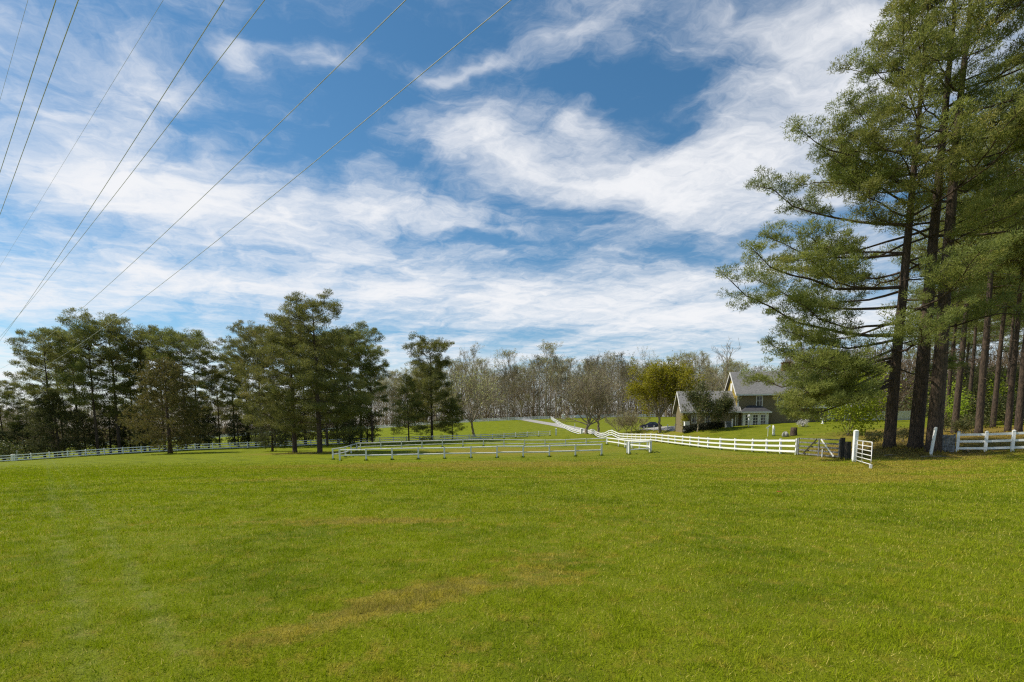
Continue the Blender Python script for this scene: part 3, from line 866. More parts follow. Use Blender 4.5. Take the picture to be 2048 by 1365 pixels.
def make_bare(name, label, group, seed, Ht, r0, fork, spread, nl, twig_w=.035, buds=1500, bud_size=.22, bud_mat='bud', levels=3, cat='tree', up=.55, bark='bark_grey', child=(7, 6, 6), tw=5, leader=True, limb=.55, wood_sides=5):
    """leafless or just-leafing deciduous tree, branching outward to fine twigs"""
    rng = np.random.default_rng(seed)
    root = thing(name, label, cat, (0, 0, 0), 0, group)
    wood, tips = MB(), []
    def limb_pts(b, d, L, k=5, wob=.10, rise=.12):
        p = [b]; dd = d
        for i in range(k):
            dd = norm(dd + rng.normal(0, wob, 3) + np.array([0, 0, rise * .5]))
            p.append(p[-1] + dd * L / k)
        return np.array(p)
    segs = []
    def grow(b, d, L, r, lev):
        p = limb_pts(b, d, L, 5 if lev < 2 else 3)
        n = len(p)
        wood.tube(p, r * (1 - .72 * np.linspace(0, 1, n)) + .006, wood_sides if lev < 2 else 3, cap=False)
        if lev >= levels:
            m_ = tw
            for _ in range(m_):
                q = p[0] + (p[-1] - p[0]) * rng.random()
                e = q + norm(norm(p[-1] - p[0]) + rng.normal(0, .65, 3) + np.array([0, 0, .25])) * L * (.4 + .5 * rng.random())
                segs.append((q, e)); tips.append(e); tips.append((q + e) / 2)
            tips.append(p[-1])
            return
        nc = child[min(lev, len(child) - 1)]
        for i in range(nc):
            t = .28 + .72 * (i + rng.random()) / nc
            q = np.array([np.interp(t * (n - 1), np.arange(n), p[:, a]) for a in range(3)])
            ax = norm(p[-1] - p[0])
            rd = rng.normal(0, 1, 3); rd -= ax * rd.dot(ax); rd = norm(rd)
            nd = norm(ax * .75 + rd * spread + np.array([0, 0, up * .35]))
            grow(q, nd, L * (.62 - .22 * t) * (.7 + .5 * rng.random()) + .15, max(.010, r * (.50 - .22 * t)), lev + 1)
    top = Ht * (.86 if leader else fork)
    k = 8; t = np.linspace(0, 1, k)
    tr = np.stack([np.cumsum(rng.normal(0, .012 * Ht, k)) * t, np.cumsum(rng.normal(0, .012 * Ht, k)) * t, t * top - .3 * (t == 0)], -1)
    wood.tube(tr, r0 * ((1 - .88 * t) if leader else (1 - .35 * t)) * np.where(t == 0, 1.35, 1), 8)
    for i in range(nl):
        h = fork * Ht + (top - fork * Ht) * (i + .4 * rng.random()) / max(nl, 1) if leader else fork * Ht * (.80 + .20 * rng.random())
        b = np.array([np.interp(h, tr[:, 2], tr[:, 0]), np.interp(h, tr[:, 2], tr[:, 1]), h])
        az = i * 2.39996 + rng.normal(0, .4)
        if leader:
            el = math.radians(48 + 22 * (h / Ht) + rng.normal(0, 8)); L = (Ht - h) * limb * (.8 + .4 * rng.random()) + .08 * Ht
        else:
            el = math.radians(rng.uniform(22, 82)); L = Ht * limb * (.8 + .35 * rng.random()) * (1.0 if el > .8 else .92)
        d = np.array([math.cos(az) * math.cos(el), math.sin(az) * math.cos(el), math.sin(el)])
        grow(b, d, L, r0 * (.34 if leader else .42) * (1 - .4 * h / Ht), 1)
    if segs:
        s0 = np.array([q[0] for q in segs]); s1 = np.array([q[1] for q in segs])
        sd = norm(np.cross(s1 - s0, rng.normal(0, 1, s0.shape))) * twig_w / 2
        v = np.stack([s0 - sd, s0 + sd, s1], 1).reshape(-1, 3)
        wood.add(v, np.arange(len(v)).reshape(-1, 3))
    part('trunk', wood, M[bark], root, False)
    tips = np.array(tips)
    if buds:
        fol = MB()
        c = tips[rng.integers(0, len(tips), buds)] + rng.normal(0, .22, (buds, 3))
        leaves(fol, c, bud_size, rng, rng.random(buds))
        part('crown', fol, M[bud_mat], root, attr=True)
    return root

def make_bush(name, label, cat, group, seed, R, Ht, n, size, mat_, stems=5):
    rng = np.random.default_rng(seed)
    root = thing(name, label, cat, (0, 0, 0), 0, group)
    wood, fol = MB(), MB()
    cl = []
    for i in range(stems):
        az = i * 2.4 + rng.normal(0, .3)
        e = np.array([math.cos(az) * R * .6, math.sin(az) * R * .6, Ht * (.65 + .3 * rng.random())])
        wood.tube([(0, 0, -.1), e * .5 + rng.normal(0, .05, 3), e], [.035, .022, .008], 5, cap=False)
        cl += [e, e * .75, e * .5 + np.array([0, 0, .1])]
    for i in range(stems * 3):
        cl.append(norm(rng.normal(0, 1, 3)) * np.array([R, R, Ht * .45]) * .75 + np.array([0, 0, Ht * .55]))
    cl = np.array(cl)
    c = cl[rng.integers(0, len(cl), n)] + rng.normal(0, 1, (n, 3)) * np.array([R, R, Ht * .5]) * .26
    c[:, 2] = np.abs(c[:, 2])
    leaves(fol, c, size, rng, rng.random(n))
    part('stem', wood, M['bark_grey'], root)
    part('foliage', fol, M[mat_], root, attr=True)
    return root
def place(o, px, Y, rot=0.0, sc=1.0, dx=0.0):
    p = on(px, Y)
    o.location = [float(p[0] + dx), float(p[1]), float(p[2])]
    o.rotation_euler = (0, 0, rot)
    o.scale = (sc,) * 3
    return o
placed = {}
def put(src, px, Y, rot=0.0, sc=1.0, label=None, group=None):
    """first use moves the tree itself, later uses copy it with its parts"""
    if src.name not in placed:
        placed[src.name] = 1
        place(src, px, Y, rot, sc)
        if label: src['label'] = label
        if group: src['group'] = group
        return src
    return copy_tree(src, on(px, Y), rot, sc, label, group)

# --- big pines on the right
def az_left(az, u):
    c = math.cos(az - math.pi)                # longest toward the open pasture (-x)
    return 1.0 + .50 * max(c, 0) * (1 - u) - .25 * max(-c, 0)
prof_big = lambda u: np.interp(u, [0, .08, .25, .5, .75, .92, 1], [7.6, 8.3, 8.3, 6.6, 3.9, 2.0, .7])
prof_high = lambda u: np.interp(u, [0, .15, .4, .65, .85, 1], [4.2, 5.4, 5.6, 4.6, 3.0, .8])
pineA = make_pine('pine_tree', 'tall pine with long boughs sweeping low toward the pasture', 'tall pines by the gate', 11, 28.5, .40, .19, 58, prof_big, .20, .044, 118, needle='needle_near', az_len=az_left, sub_gap=0.88, tuft_step=0.62, clump=0.47, inner=0.38, dead=12, extra=[(.17, 3.35, 9.5, -15), (.22, 3.1, 9.6, -9), (.20, 3.75, 8.5, -13), (.15, 3.55, 8.0, -11), (.26, 3.2, 9.4, -8), (.30, 3.05, 9.2, -4), (.38, 3.2, 8.2, 3), (.46, 3.0, 7.2, 8), (.54, 3.3, 6.2, 12), (.62, 3.1, 5.0, 18), (.24, 3.55, 9.5, -20), (.21, 3.45, 8.6, -30), (.20, 3.25, 9.2, -27), (.16, 3.35, 9.0, -20)])
put(pineA, 1778, 36.0, 0.0)
pineA.scale = (0.91, 0.95, 1.0)
pineB = make_pine('pine_tree', 'thick-trunked tall pine between the sweeping pine and the leaning white post', 'tall pines by the gate', 23, 31.0, .43, .40, 34, prof_big, .20, .044, 118, needle='needle_near', sub_gap=0.86, tuft_step=0.62, clump=0.48, inner=0.4, dead=16)
put(pineB, 1830, 35.0, 1.0)
pineC = make_pine('pine_tree', 'stoutest tall pine standing directly behind the leaning white post', 'tall pines by the gate', 31, 29, .42, .50, 28, prof_high, .20, .044, 118, needle='needle_near', sub_gap=0.86, tuft_step=0.62, clump=0.48, inner=0.38, dead=14)
put(pineC, 1866, 33.6, 2.0, 1.05)
LBW = 'slender straight pine in the shaded stand behind the vinyl fence'
GRW = 'pines in the shaded stand'
pineD = make_pine('pine_tree', LBW, GRW, 41, 26, .26, .46, 38, prof_high, .26, .050, 62, needle='needle_near', sub_gap=1.05, tuft_step=0.75, clump=0.54, inner=.30, dead=12, lean=(.02, 0))
for i, (px, Y, rt, sc) in enumerate([(1908, 50, .3, 1.1), (1957, 45, 2.1, 1.12), (2015, 50, 1.2, 1.05), (2036, 46, 3.0, 1.1), (1985, 58, 4.0, 1.05), (1890, 64, 5.1, .95), (1935, 70, .9, 1.0), (2060, 60, 2.6, 1.1), (2100, 44, 3.6, 1.1), (2130, 62, .2, 1.1), (2010, 78, 1.7, 1.1), (1965, 88, 2.8, 1.05), (1870, 84, 4.4, .95), (2075, 90, 5.6, 1.1), (1925, 100, 3.3, 1.1), (1845, 105, .6, .95), (2040, 112, 1.9, 1.2), (1985, 120, 4.9, 1.2), (2180, 50, 2.2, 1.1), (1900, 125, 2.0, 1.1)]):
    put(pineD, px, Y, rt, sc, LBW, GRW)
# --- mid-distance pines
prof_mid = lambda u: np.interp(u, [0, .12, .35, .6, .82, 1], [4.6, 5.6, 5.6, 4.9, 3.8, 1.8])
prof_round = lambda u: np.interp(u, [0, .2, .45, .7, .9, 1], [2.6, 3.8, 4.8, 5.2, 4.6, 2.8])
LM = 'dark pine in the grove behind the long white fence'
pineM = make_pine('pine_tree', 'tallest full-crowned pine on the lawn beside the riding pen', None, 51, 18.0, .34, .13, 54, prof_mid, .26, .060, 120, needle='needle', sub_gap=1.05, dead=5, tuft_step=1.0, clump=0.62, inner=0.32)
put(pineM, 640, 66, .4, 1.0)
pineN = make_pine('pine_tree', 'round-topped pine with dark short trunk left of the tallest lawn pine', None, 52, 16.8, .32, .14, 48, prof_mid, .26, .060, 120, needle='needle', sub_gap=1.05, dead=5, tuft_step=1.0, clump=0.62, inner=0.32)
put(pineN, 590, 68.5, 2.2, 1.0)
pineR = make_pine('pine_tree', LM, 'pines of the grove', 53, 22.5, .27, .38, 36, prof_round, .32, .080, 100, needle='needle', sub_gap=1.2, dead=9, tuft_step=1.1, lean=(-.03, 0), clump=0.7, inner=0.34)
pineS = make_pine('pine_tree', LM, 'pines of the grove', 54, 22.5, .27, .28, 40, prof_round, .32, .080, 100, needle='needle', sub_gap=1.15, dead=8, tuft_step=1.1, clump=0.7, inner=0.34)
for i, (px, Y, rt, sc) in enumerate([(112, 99, .3, .98), (160, 108, 1.0, 1.08), (197, 101, 2.0, 1.06), (240, 104, 3.0, 1.12), (290, 107, 3.9, 1.05), (330, 110, .5, 1.02), (372, 104, 4.4, .98), (398, 112, 5.2, .98), (60, 104, 2.6, .62), (10, 103, 1.4, .66), (130, 118, .1, .95), (270, 122, 1.5, 1.0),
                                      (497, 112, 2.4, .92), (525, 104, 3.3, .98), (550, 116, 4.2, 1.06), (470, 122, .8, .86), (440, 118, 5.0, .72), (700, 110, 1.1, .98), (722, 118, 2.9, 1.08), (745, 112, 3.7, .84), (676, 120, .2, 1.0), (655, 104, 1.9, .9), (612, 110, 2.0, .95)]):
    lab = LM
    if sc < .7: lab = 'short pine at the low end of the grove by the doubled fence post'
    elif 430 < px < 600: lab = 'dark pine between the bronze cedar and the lawn pines, behind the white fence'
    elif px >= 600: lab = 'dark pine behind the lawn pines, across the fence from the riding pen'
    put((pineR, pineS)[i % 2], px, Y, rt, sc, lab, 'pines of the grove')
pineT = make_pine('pine_tree', 'lone round-headed pine with low skirts near the far pasture', None, 57, 19.0, .30, .10, 56, lambda u: np.interp(u, [0, .12, .3, .5, .75, .92, 1], [5.2, 6.4, 5.6, 4.3, 4.3, 3.4, 1.4]), .32, .080, 100, needle='needle', sub_gap=0.95, dead=2, tuft_step=1.1, clump=0.7, inner=0.25)
put(pineT, 864, 125, .7, 1.18)
pineU = make_pine('pine_tree', 'young slim pine with open lower boughs beside the lone round-headed pine', None, 58, 13, .16, .08, 44, lambda u: np.interp(u, [0, .2, .6, 1], [4.2, 4.0, 2.4, .5]), .30, .07, 60, needle='needle', sub_gap=1.2, dead=2, tuft_step=0.8, clump=0.6)
put(pineU, 818, 118, .2, 1.12)
put(pineU, 905, 128, 2.4, .72, 'small bushy pine tucked right of the lone round-headed pine')
# --- cedars
cedA = make_cedar('cedar_tree', 'broad bronze-green cedar standing in front of the long white fence', None, 61, 14.8, 6.2, 'cedar', 5200)
put(cedA, 341, 80, 0)
cedB = make_cedar('cedar_tree', 'dark bushy cedar at the low end of the grove', 'dark cedars', 62, 13, 5.0, 'cedar_green', 3600)
put(cedB, 120, 98, 1.0, 1.0)
put(cedB, 545, 80, 3.0, .62, 'small bushy cedar left of the lawn pines')
put(cedB, 700, 104, 4.0, .5, 'low dark cedar behind the tallest lawn pine')

for i, (px, Y, sc) in enumerate([(52, 103, .62), (172, 106, .70), (222, 109, .80), (262, 112, .74), (300, 106, .62), (392, 106, .72), (418, 112, .60), (90, 110, .8), (8, 100, .5)]):
    put(cedB, px, Y, i * 1.7, sc, 'dark cedar filling in below the tall pines of the grove', 'dark cedars')
for i, (px, Y, sc) in enumerate([(478, 108, .55), (512, 112, .66), (572, 108, .72), (655, 112, .62), (688, 116, .66), (735, 116, .6), (610, 118, .7)]):
    put(cedB, px, Y, i * 2.1, sc, 'dark cedar standing among the pine trunks behind the lawn pines', 'dark cedars')
# young evergreens in the shaded stand on the right
for i, (px, Y, sc) in enumerate([(1885, 92, .62), (1920, 84, .66), (1950, 76, .58), (1985, 96, .75), (2010, 86, .62), (2040, 78, .60), (2070, 96, .8), (1868, 100, .6), (2028, 104, .8), (1945, 108, .85), (2100, 70, .7)]):
    put(cedB, px, Y, i * 1.3, sc, 'young bushy evergreen deep in the shaded pine stand', 'young evergreens in the pine stand')

# --- the bare woods on the horizon
LB = 'leafless tree with pale spring buds in the woods on the rise'
GB = 'bare trees on the rise'
bares = [make_bare('bare_tree', LB, GB, 71 + i, 28, .34, .32, .70, 9, .06, bd, .34, child=(0, 5, 5), tw=6, levels=3, limb=.52) for i, bd in enumerate((1600, 500, 2200))]
bares.append(make_bare('bare_tree', LB, GB, 75, 27, .36, .40, .80, 10, .06, 1300, .34, 'shrub', child=(0, 5, 5), tw=6, levels=3, limb=.62))
bares.append(make_bare('bare_tree', LB, GB, 76, 25, .30, .22, .75, 9, .06, 900, .32, 'bud', child=(0, 6, 5), tw=5, levels=3, leader=False, limb=.55))
r_ = random.Random(3)
spots = []
for px in range(770, 1480, 17):
    spots.append((px + r_.uniform(-7, 7), r_.uniform(226, 254), r_.uniform(.62, 1.04)))
for px in range(760, 1500, 24):
    spots.append((px + r_.uniform(-9, 9), r_.uniform(262, 290), r_.uniform(.92, 1.15)))
for px in range(760, 1560, 15):
    spots.append((px + r_.uniform(-8, 8), r_.uniform(296, 345), r_.uniform(.95, 1.15)))
for px in range(780, 1480, 20):
    spots.append((px + r_.uniform(-9, 9), r_.uniform(232, 262), r_.uniform(.30, .5)))
for px in range(-40, 770, 22):
    spots.append((px + r_.uniform(-12, 12), r_.uniform(236, 262), r_.uniform(.55, .75)))
for px in range(1500, 1860, 40):
    spots.append((px + r_.uniform(-12, 12), r_.uniform(170, 230), r_.uniform(.5, .65)))
# stand-out crowns seen against the sky
spots += [(950, 226, 1.12), (1015, 228, 1.08), (1092, 226, 1.16), (1215, 226, 1.08), (1290, 226, 1.14), (1395, 226, .95), (1350, 228, 1.0)]
for i, (px, Y, sc) in enumerate(spots):
    lab = LB
    if i >= len(spots) - 7: lab = 'taller bare tree whose budding crown rises above the woods on the rise'
    elif px < 770: lab = 'bare tree in the distance behind the pine grove'
    elif px > 1495: lab = 'bare tree behind the roof of the farmhouse and the white wall'
    elif sc < .52: lab = 'young bare sapling among the trunks of the woods on the rise'
    elif Y > 294: lab = 'bare tree at the far back of the woods on the rise'
    elif Y > 258: lab = 'bare tree deep in the second row of the woods on the rise'
    put(bares[r_.randrange(5)], px, Y, r_.uniform(0, 6.28), sc, lab, GB)
# brush filling the foot of the woods
mb = MB()
n = 100000
bx = r_.random
rr = np.random.default_rng(9)
pxs = rr.uniform(-120, 2300, n); Ys = np.where(pxs > 1560, rr.uniform(135, 200, n), rr.uniform(256, 345, n))
bxv = (pxs - W / 2) / F * Ys
bz = ground_z(bxv, Ys)
c = np.stack([bxv, Ys, bz + rr.random(n) ** 1.35 * 19], -1)
dv = np.stack([rr.normal(0, .25, n), rr.normal(0, .25, n), np.ones(n)], -1)
tufts(mb, c, dv, 2, 3.2, .15, .45, rr, rr.random(n) * .7)
M['brush'] = foliage('brush', (0.150, 0.115, 0.066), (0.225, 0.172, 0.092), (0.20, 0.19, 0.065), .3)
o = part('brush', mb, M['brush'], None, attr=True); o['kind'] = 'stuff'; o['label'] = 'grey-brown brush under the bare woods'; o['category'] = 'brush'

# --- single deciduous trees nearer
oak = make_bare('bare_tree', 'wide-spreading bare tree forking low by the drive', None, 81, 15.5, .36, .13, .75, 11, .035, 900, .22, child=(0, 7, 6), tw=8, levels=3, leader=False, limb=.50)
put(oak, 1172, 121, 0, 1.12)
oak2 = make_bare('bare_tree', 'upright bare tree with a taller trunk just right of the low-forking one', None, 82, 15.5, .34, .24, .75, 10, .035, 900, .22, child=(0, 7, 6), tw=8, levels=3, leader=False, limb=.48)
put(oak2, 1196, 124, 1.0, 1.05)
gold = make_bare('leafing_tree', 'rounded tree flushed with olive-gold new leaves by the drive', None, 83, 13.5, .28, .22, .8, 14, .03, 21000, .28, 'gold', child=(0, 6, 5), tw=6, levels=3, leader=False, limb=.50)
put(gold, 1320, 93, 0, 1.0)
ash = make_bare('bare_tree', 'bare tree with greenish buds standing alone behind the long white fence', None, 84, 19, .34, .20, .75, 10, .045, 1800, .30, child=(0, 6, 6), tw=6, levels=3, leader=False, limb=.50)
put(ash, 948, 139, .6, 1.12)
dead = make_bare('bare_tree', 'sparse leafless tree showing against the sky left of the house gable', None, 85, 12, .22, .3, .8, 6, .05, 0, child=(0, 4, 3), tw=3, levels=3, leader=True, limb=.6)
put(dead, 1449, 112, 0, 1.35)
crape = make_bare('crape_myrtle', 'leafless multi-stemmed crape myrtle in the row by the drive', 'crape myrtles by the drive', 86, 4.6, .06, .12, .55, 10, .03, 500, .14, child=(0, 5, 4), tw=4, levels=3, leader=False, limb=.55, cat='shrub')
for px, Y, rt, sc in ((1236, 103, 0, 1.1), (1252, 102, 1, 1.0), (1262, 101, 2, 1.05), (1272, 100, 3, 1.0)):
    put(crape, px, Y, rt, sc)
smalltree = make_bare('ornamental_tree', 'grey-green small tree with pale forked stems in front of the dark hedge', None, 87, 5.4, .10, .22, .7, 9, .02, 7000, .19, 'shrub', child=(0, 5, 5), tw=5, levels=3, leader=False, limb=.58)
put(smalltree, 1395, 75.5, 0, 1.08)
put(smalltree, 1450, 75.5, 2.5, .80, 'rounder small tree at the end of the hedge by the house corner')
lime = make_bush('leafing_tree', 'bright lime-green leafing tree seen between pine trunks and house', 'tree', None, 88, 3.4, 6.6, 7000, .22, 'lime', 6)
put(lime, 1696, 57, 0, 1.08)
crape2 = make_bare('crape_myrtle', 'slim leafless crape myrtle in front of the white board wall', 'crape myrtles by the white wall', 89, 4.2, .06, .10, .5, 8, .03, 700, .16, 'shrub', child=(0, 4, 4), tw=3, levels=3, leader=False, limb=.55, cat='shrub')
for px, Y, rt in ((1690, 80, 0), (1706, 80.5, 1), (1722, 81, 2), (1738, 80, 3), (1752, 81, 4), (1766, 80, 5)):
    put(crape2, px, Y, rt)
under = make_bush('undergrowth_bush', 'leafy undergrowth bush among the shaded pine trunks', 'shrub', 'undergrowth bushes', 90, 1.7, 2.2, 1600, .17, 'shrub', 6)
for i, (px, Y, sc) in enumerate([(1925, 47, .62), (1945, 52, .8), (1890, 56, .8), (1975, 66, 1.5), (2010, 62, 1.3), (1915, 78, 1.9), (2045, 70, 1.9), (1880, 95, 2.2), (1950, 98, 2.8), (2000, 100, 3.0), (2065, 100, 3.0), (1850, 110, 2.6), (2100, 80, 2.4), (1925, 112, 3.0), (2030, 92, 2.4), (1985, 84, 2.2), (1895, 70, 1.9), (1938, 64, 1.5), (1990, 74, 2.1), (2035, 66, 1.7), (1965, 92, 2.6), (1745, 40, .45), (1806, 42, .5)]):
    put(under, px, Y, i * 1.3, sc, 'twiggy low bush beside the foot of the tall pines by the gate' if Y < 45 else 'leafy undergrowth bush deep between the shaded pine trunks' if Y > 75 else None)
lime2 = make_bush('young_tree', 'pale yellow-green sapling in the shaded pine stand', 'tree', 'saplings in the pine stand', 91, 1.8, 5.0, 1500, .20, 'lime', 5)
for i, (px, Y, sc) in enumerate([(1885, 74, 1.2), (1945, 84, 1.3), (2005, 72, 1.1), (2042, 82, 1.4), (1905, 60, .8)]):
    put(lime2, px, Y, i * 1.1, sc)
put(under, 24, 96, 0.3, 1.8, 'light green bush at the low end of the long fence', None)

# ------------------------------------------------------------------ house
M['brick'] = noisy('tan_brick', (0.23, 0.19, 0.11), (0.15, 0.12, 0.07), 5.0, 0.9, (1, 1, 4), .4)
M['shingle'] = noisy('grey_shingle', (0.21, 0.205, 0.20), (0.14, 0.138, 0.135), 3.5, 0.95, (1, 1, 3), .5)
M['dshingle'] = noisy('dark_shingle', (0.07, 0.07, 0.075), (0.045, 0.045, 0.05), 3.0, 0.9)
M['siding'] = noisy('yellow_siding', (0.34, 0.25, 0.045), (0.27, 0.20, 0.04), 2.0, 0.7)
M['trim'] = noisy('white_trim', (0.78, 0.77, 0.74), (0.68, 0.67, 0.64), 2.0, 0.6)
M['redbrick'] = noisy('red_brick', (0.20, 0.085, 0.06), (0.12, 0.055, 0.04), 5.0, 0.9)
m, nt = mat('window_glass'); finish(nt, (0.03, 0.035, 0.04), 0.06, spec=.7); M['glass'] = m
hp = on(1474, 80)
YAW = math.radians(-10)
ZG = 1.55
hs = thing('farmhouse', 'tan brick farmhouse with grey shingle gables and a low side wing', 'house', (hp[0], 80, ZG), YAW)
def hbox(name, x0, x1, y0, y1, z0, z1, m_, parent=None):
    q = MB(); q.box(((x0 + x1) / 2, (y0 + y1) / 2, (z0 + z1) / 2), (x1 - x0, y1 - y0, z1 - z0))
    return part(name, q, M[m_], parent or hs)
def gable_roof(name, x0, x1, y0, y1, ze, zr, m_, over=.45, th=.16):
    ym = (y0 + y1) / 2
    sl = (zr - ze) / (ym - y0)
    poly = [(y0 - over, ze - sl * over), (ym, zr), (y1 + over, ze - sl * over), (y1 + over, ze - sl * over + th), (ym, zr + th), (y0 - over, ze - sl * over + th)]
    q = MB()
    n = len(poly)
    v = [(x0, a, b) for a, b in poly] + [(x1, a, b) for a, b in poly]
    f = []
    for i in range(n):
        j = (i + 1) % n; f += [(i, j, j + n), (i, j + n, i + n)]
    for o_ in (0, n):
        f += [(o_, o_ + 1, o_ + 4), (o_, o_ + 4, o_ + 5), (o_ + 1, o_ + 2, o_ + 3), (o_ + 1, o_ + 3, o_ + 4)]
    q.add(v, f)
    rf = part(name, q, M[m_], hs)
    for xs_ in (x0 - .06, x1 + .02):                                # white rake boards
        for (a, b) in ((poly[0], poly[1]), (poly[1], poly[2])):
            q = MB()
            q.add([(xs_, a[0], a[1] - .12), (xs_, b[0], b[1] - .12), (xs_, b[0], b[1] + th + .02), (xs_, a[0], a[1] + th + .02), (xs_ + .04, a[0], a[1] - .12), (xs_ + .04, b[0], b[1] - .12), (xs_ + .04, b[0], b[1] + th + .02), (xs_ + .04, a[0], a[1] + th + .02)],
                  [(0, 1, 2), (0, 2, 3), (4, 6, 5), (4, 7, 6), (0, 4, 5), (0, 5, 1), (3, 2, 6), (3, 6, 7)])
            part('rake_board', q, M['trim'], rf)
    q = MB(); q.box(((x0 + x1) / 2, y0 - over - .06, ze - sl * over + .02), (x1 - x0, .10, .20)); part('gutter', q, M['trim'], rf)
    return rf
def gable_wall(name, x, y0, y1, z0, ze, zr, m_, th=.12):
    ym = (y0 + y1) / 2
    q = MB(); q.prism([(y0, z0), (y1, z0), (y1, ze), (ym, zr), (y0, ze)], x, x + th, axis=0)
    return part(name, q, M[m_], hs)
def window(x0, x1, z0, z1, y, nx_=2, nz_=2, nm='window'):
    fr = hbox(nm, x0, x1, y - .05, y + .05, z0, z1, 'trim')
    q = MB(); w, h = (x1 - x0 - .16) / nx_, (z1 - z0 - .16) / nz_
    for i in range(nx_):
        for j in range(nz_):
            q = MB(); q.box((x0 + .08 + w * (i + .5), y - .055, z0 + .08 + h * (j + .5)), (w - .05, .03, h - .05)); part('pane', q, M['glass'], fr)
    return fr
# main block, 8 m deep, ridge along local x
MX1 = 9.0
hbox('wall', 0, MX1, 0, 8.0, -1.2, 5.45, 'brick')
gable_wall('gable_wall', -.125, .02, 7.98, 0.9, 5.40, 8.78, 'siding')
gable_wall('gable_wall', MX1 + .005, .02, 7.98, 0.9, 5.40, 8.78, 'siding')
gable_roof('roof', -.45, MX1 + .6, 0, 8.0, 5.45, 8.85, 'shingle')
hbox('gable_louvre', -.19, -.13, 3.3, 4.5, 5.9, 7.2, 'trim')
hbox('corner_board', -.10, .12, -.03, .02, .1, 5.4, 'trim')
window(2.6, 3.55, 3.35, 5.0, -.02)
window(5.6, 6.55, 3.35, 5.0, -.02)
ch = hbox('chimney', 7.6, 8.6, 4.4, 5.3, 6.0, 10.3, 'redbrick')
hbox('chimney_cap', 7.5, 8.7, 4.3, 5.4, 10.3, 10.45, 'redbrick', ch)
# side wing
hbox('wall', -8.0, -.13, -.6, 8.2, -1.2, 2.75, 'brick')
gable_wall('gable_wall', -8.13, -.58, 8.18, -1.0, 2.70, 5.75, 'brick')
gable_roof('roof', -8.6, -.02 + .25, -.6, 8.2, 2.75, 5.85, 'shingle')
window(-4.9, -4.1, .75, 2.1, -.62)
window(-6.9, -6.1, .75, 2.1, -.62)
hbox('vent_pipe', -2.5, -2.35, 1.3, 1.45, 3.9, 4.45, 'dshingle'); hbox('vent_pipe', -1.3, -1.15, 1.3, 1.45, 3.9, 4.5, 'dshingle')
q = MB(); q.tube([(-.42, -.74, 2.6), (-.42, -.74, -.1)], .06, 8); part('downspout', q, M['trim'], hs)
# bay with glazed doors under a small hip roof
hbox('bay_wall', .55, 4.2, -1.1, -.01, -.6, 2.45, 'trim')
for i, x in enumerate((.75, 1.85, 2.95)):
    d_ = hbox('door', x, x + .92, -1.16, -1.10, .12, 2.22, 'trim')
    for a in range(2):
        for b_ in range(4):
            q = MB(); q.box((x + .29 + .34 * a, -1.17, .55 + .42 * b_), (.27, .03, .35)); part('pane', q, M['glass'], d_)
    q = MB(); q.box((x + .84, -1.19, 1.1), (.04, .06, .12)); part('handle', q, M['dshingle'], d_)
q = MB()
a0, a1, b0, b1, z0, z1 = .2, 4.5, -1.55, -.005, 2.5, 3.5
q.add([(a0, b0, z0), (a1, b0, z0), (a1, b1, z0), (a0, b1, z0), (a0 + 1.3, b1, z1), (a1 - 1.3, b1, z1)], [(0, 1, 5), (0, 5, 4), (0, 4, 3), (1, 2, 5), (0, 3, 2), (0, 2, 1), (3, 4, 5), (3, 5, 2)])
part('porch_roof', q, M['dshingle'], hs)
hbox('fascia', .2, 4.5, -1.60, -1.55, 2.30, 2.52, 'trim')
# right wing
hbox('wall', MX1 + .13, MX1 + 8.5, 1.0, 8.0, -.6, 3.4, 'brick')
gable_roof('roof', MX1 + .14, MX1 + 9.0, 1.0, 8.0, 3.4, 5.6, 'shingle')
gable_wall('gable_wall', MX1 + 8.505, 1.02, 7.98, 0, 3.38, 5.5, 'siding')
window(MX1 + 4.2, MX1 + 5.1, 1.3, 2.8, .98)
window(MX1 + 6.5, MX1 + 7.3, 1.3, 2.8, .98)

# hedge in front of the wing
A_, B_ = on(1366, 76.5), on(1447, 76.5)
L_ = B_[0] - A_[0]
hd = thing('hedge', 'low clipped dark hedge along the side wing of the house', 'hedge', A_)
rr = np.random.default_rng(19)
n = 5200
c = np.stack([rr.random(n) * L_, rr.normal(0, .28, n), .05 + rr.random(n) * 1.05], -1)
c[:, 2] += (B_[2] - A_[2]) * c[:, 0] / L_
q = MB(); leaves(q, c, .16, rr, rr.random(n)); part('foliage', q, M['hedge'], hd, attr=True)
q = MB()
for i in range(12):
    x = L_ * (i + .5) / 12; z = (B_[2] - A_[2]) * x / L_
    q.tube([(x, 0, z - .1), (x + .05, .02, z + .5), (x - .04, 0, z + .9)], [.04, .03, .015], 5)
part('stem', q, M['bark_grey'], hd)

# white board wall right of the house
A_, B_ = on(1674, 83), on(1840, 86)
wl = thing('board_wall', 'long white privacy wall of upright boards right of the house', 'wall', A_, math.atan2(B_[1] - A_[1], B_[0] - A_[0]))
L_ = float(np.linalg.norm((B_ - A_)[:2])); nbd = 30
for i in range(nbd):
    x = L_ * (i + .5) / nbd
    a = math.atan2(B_[1] - A_[1], B_[0] - A_[0])
    z = gz(A_[0] + math.cos(a) * x, A_[1] + math.sin(a) * x) - A_[2]
    q = MB(); q.box((x, .01 * (i % 2), z + .70), (L_ / nbd * .96, .04, 1.6)); part('board', q, M['white'], wl)
for z in (.35, 1.25):
    q = MB(); q.box((L_ / 2, .06, z + (B_[2] - A_[2]) / 2), (L_, .05, .1)); part('batten', q, M['white'], wl)

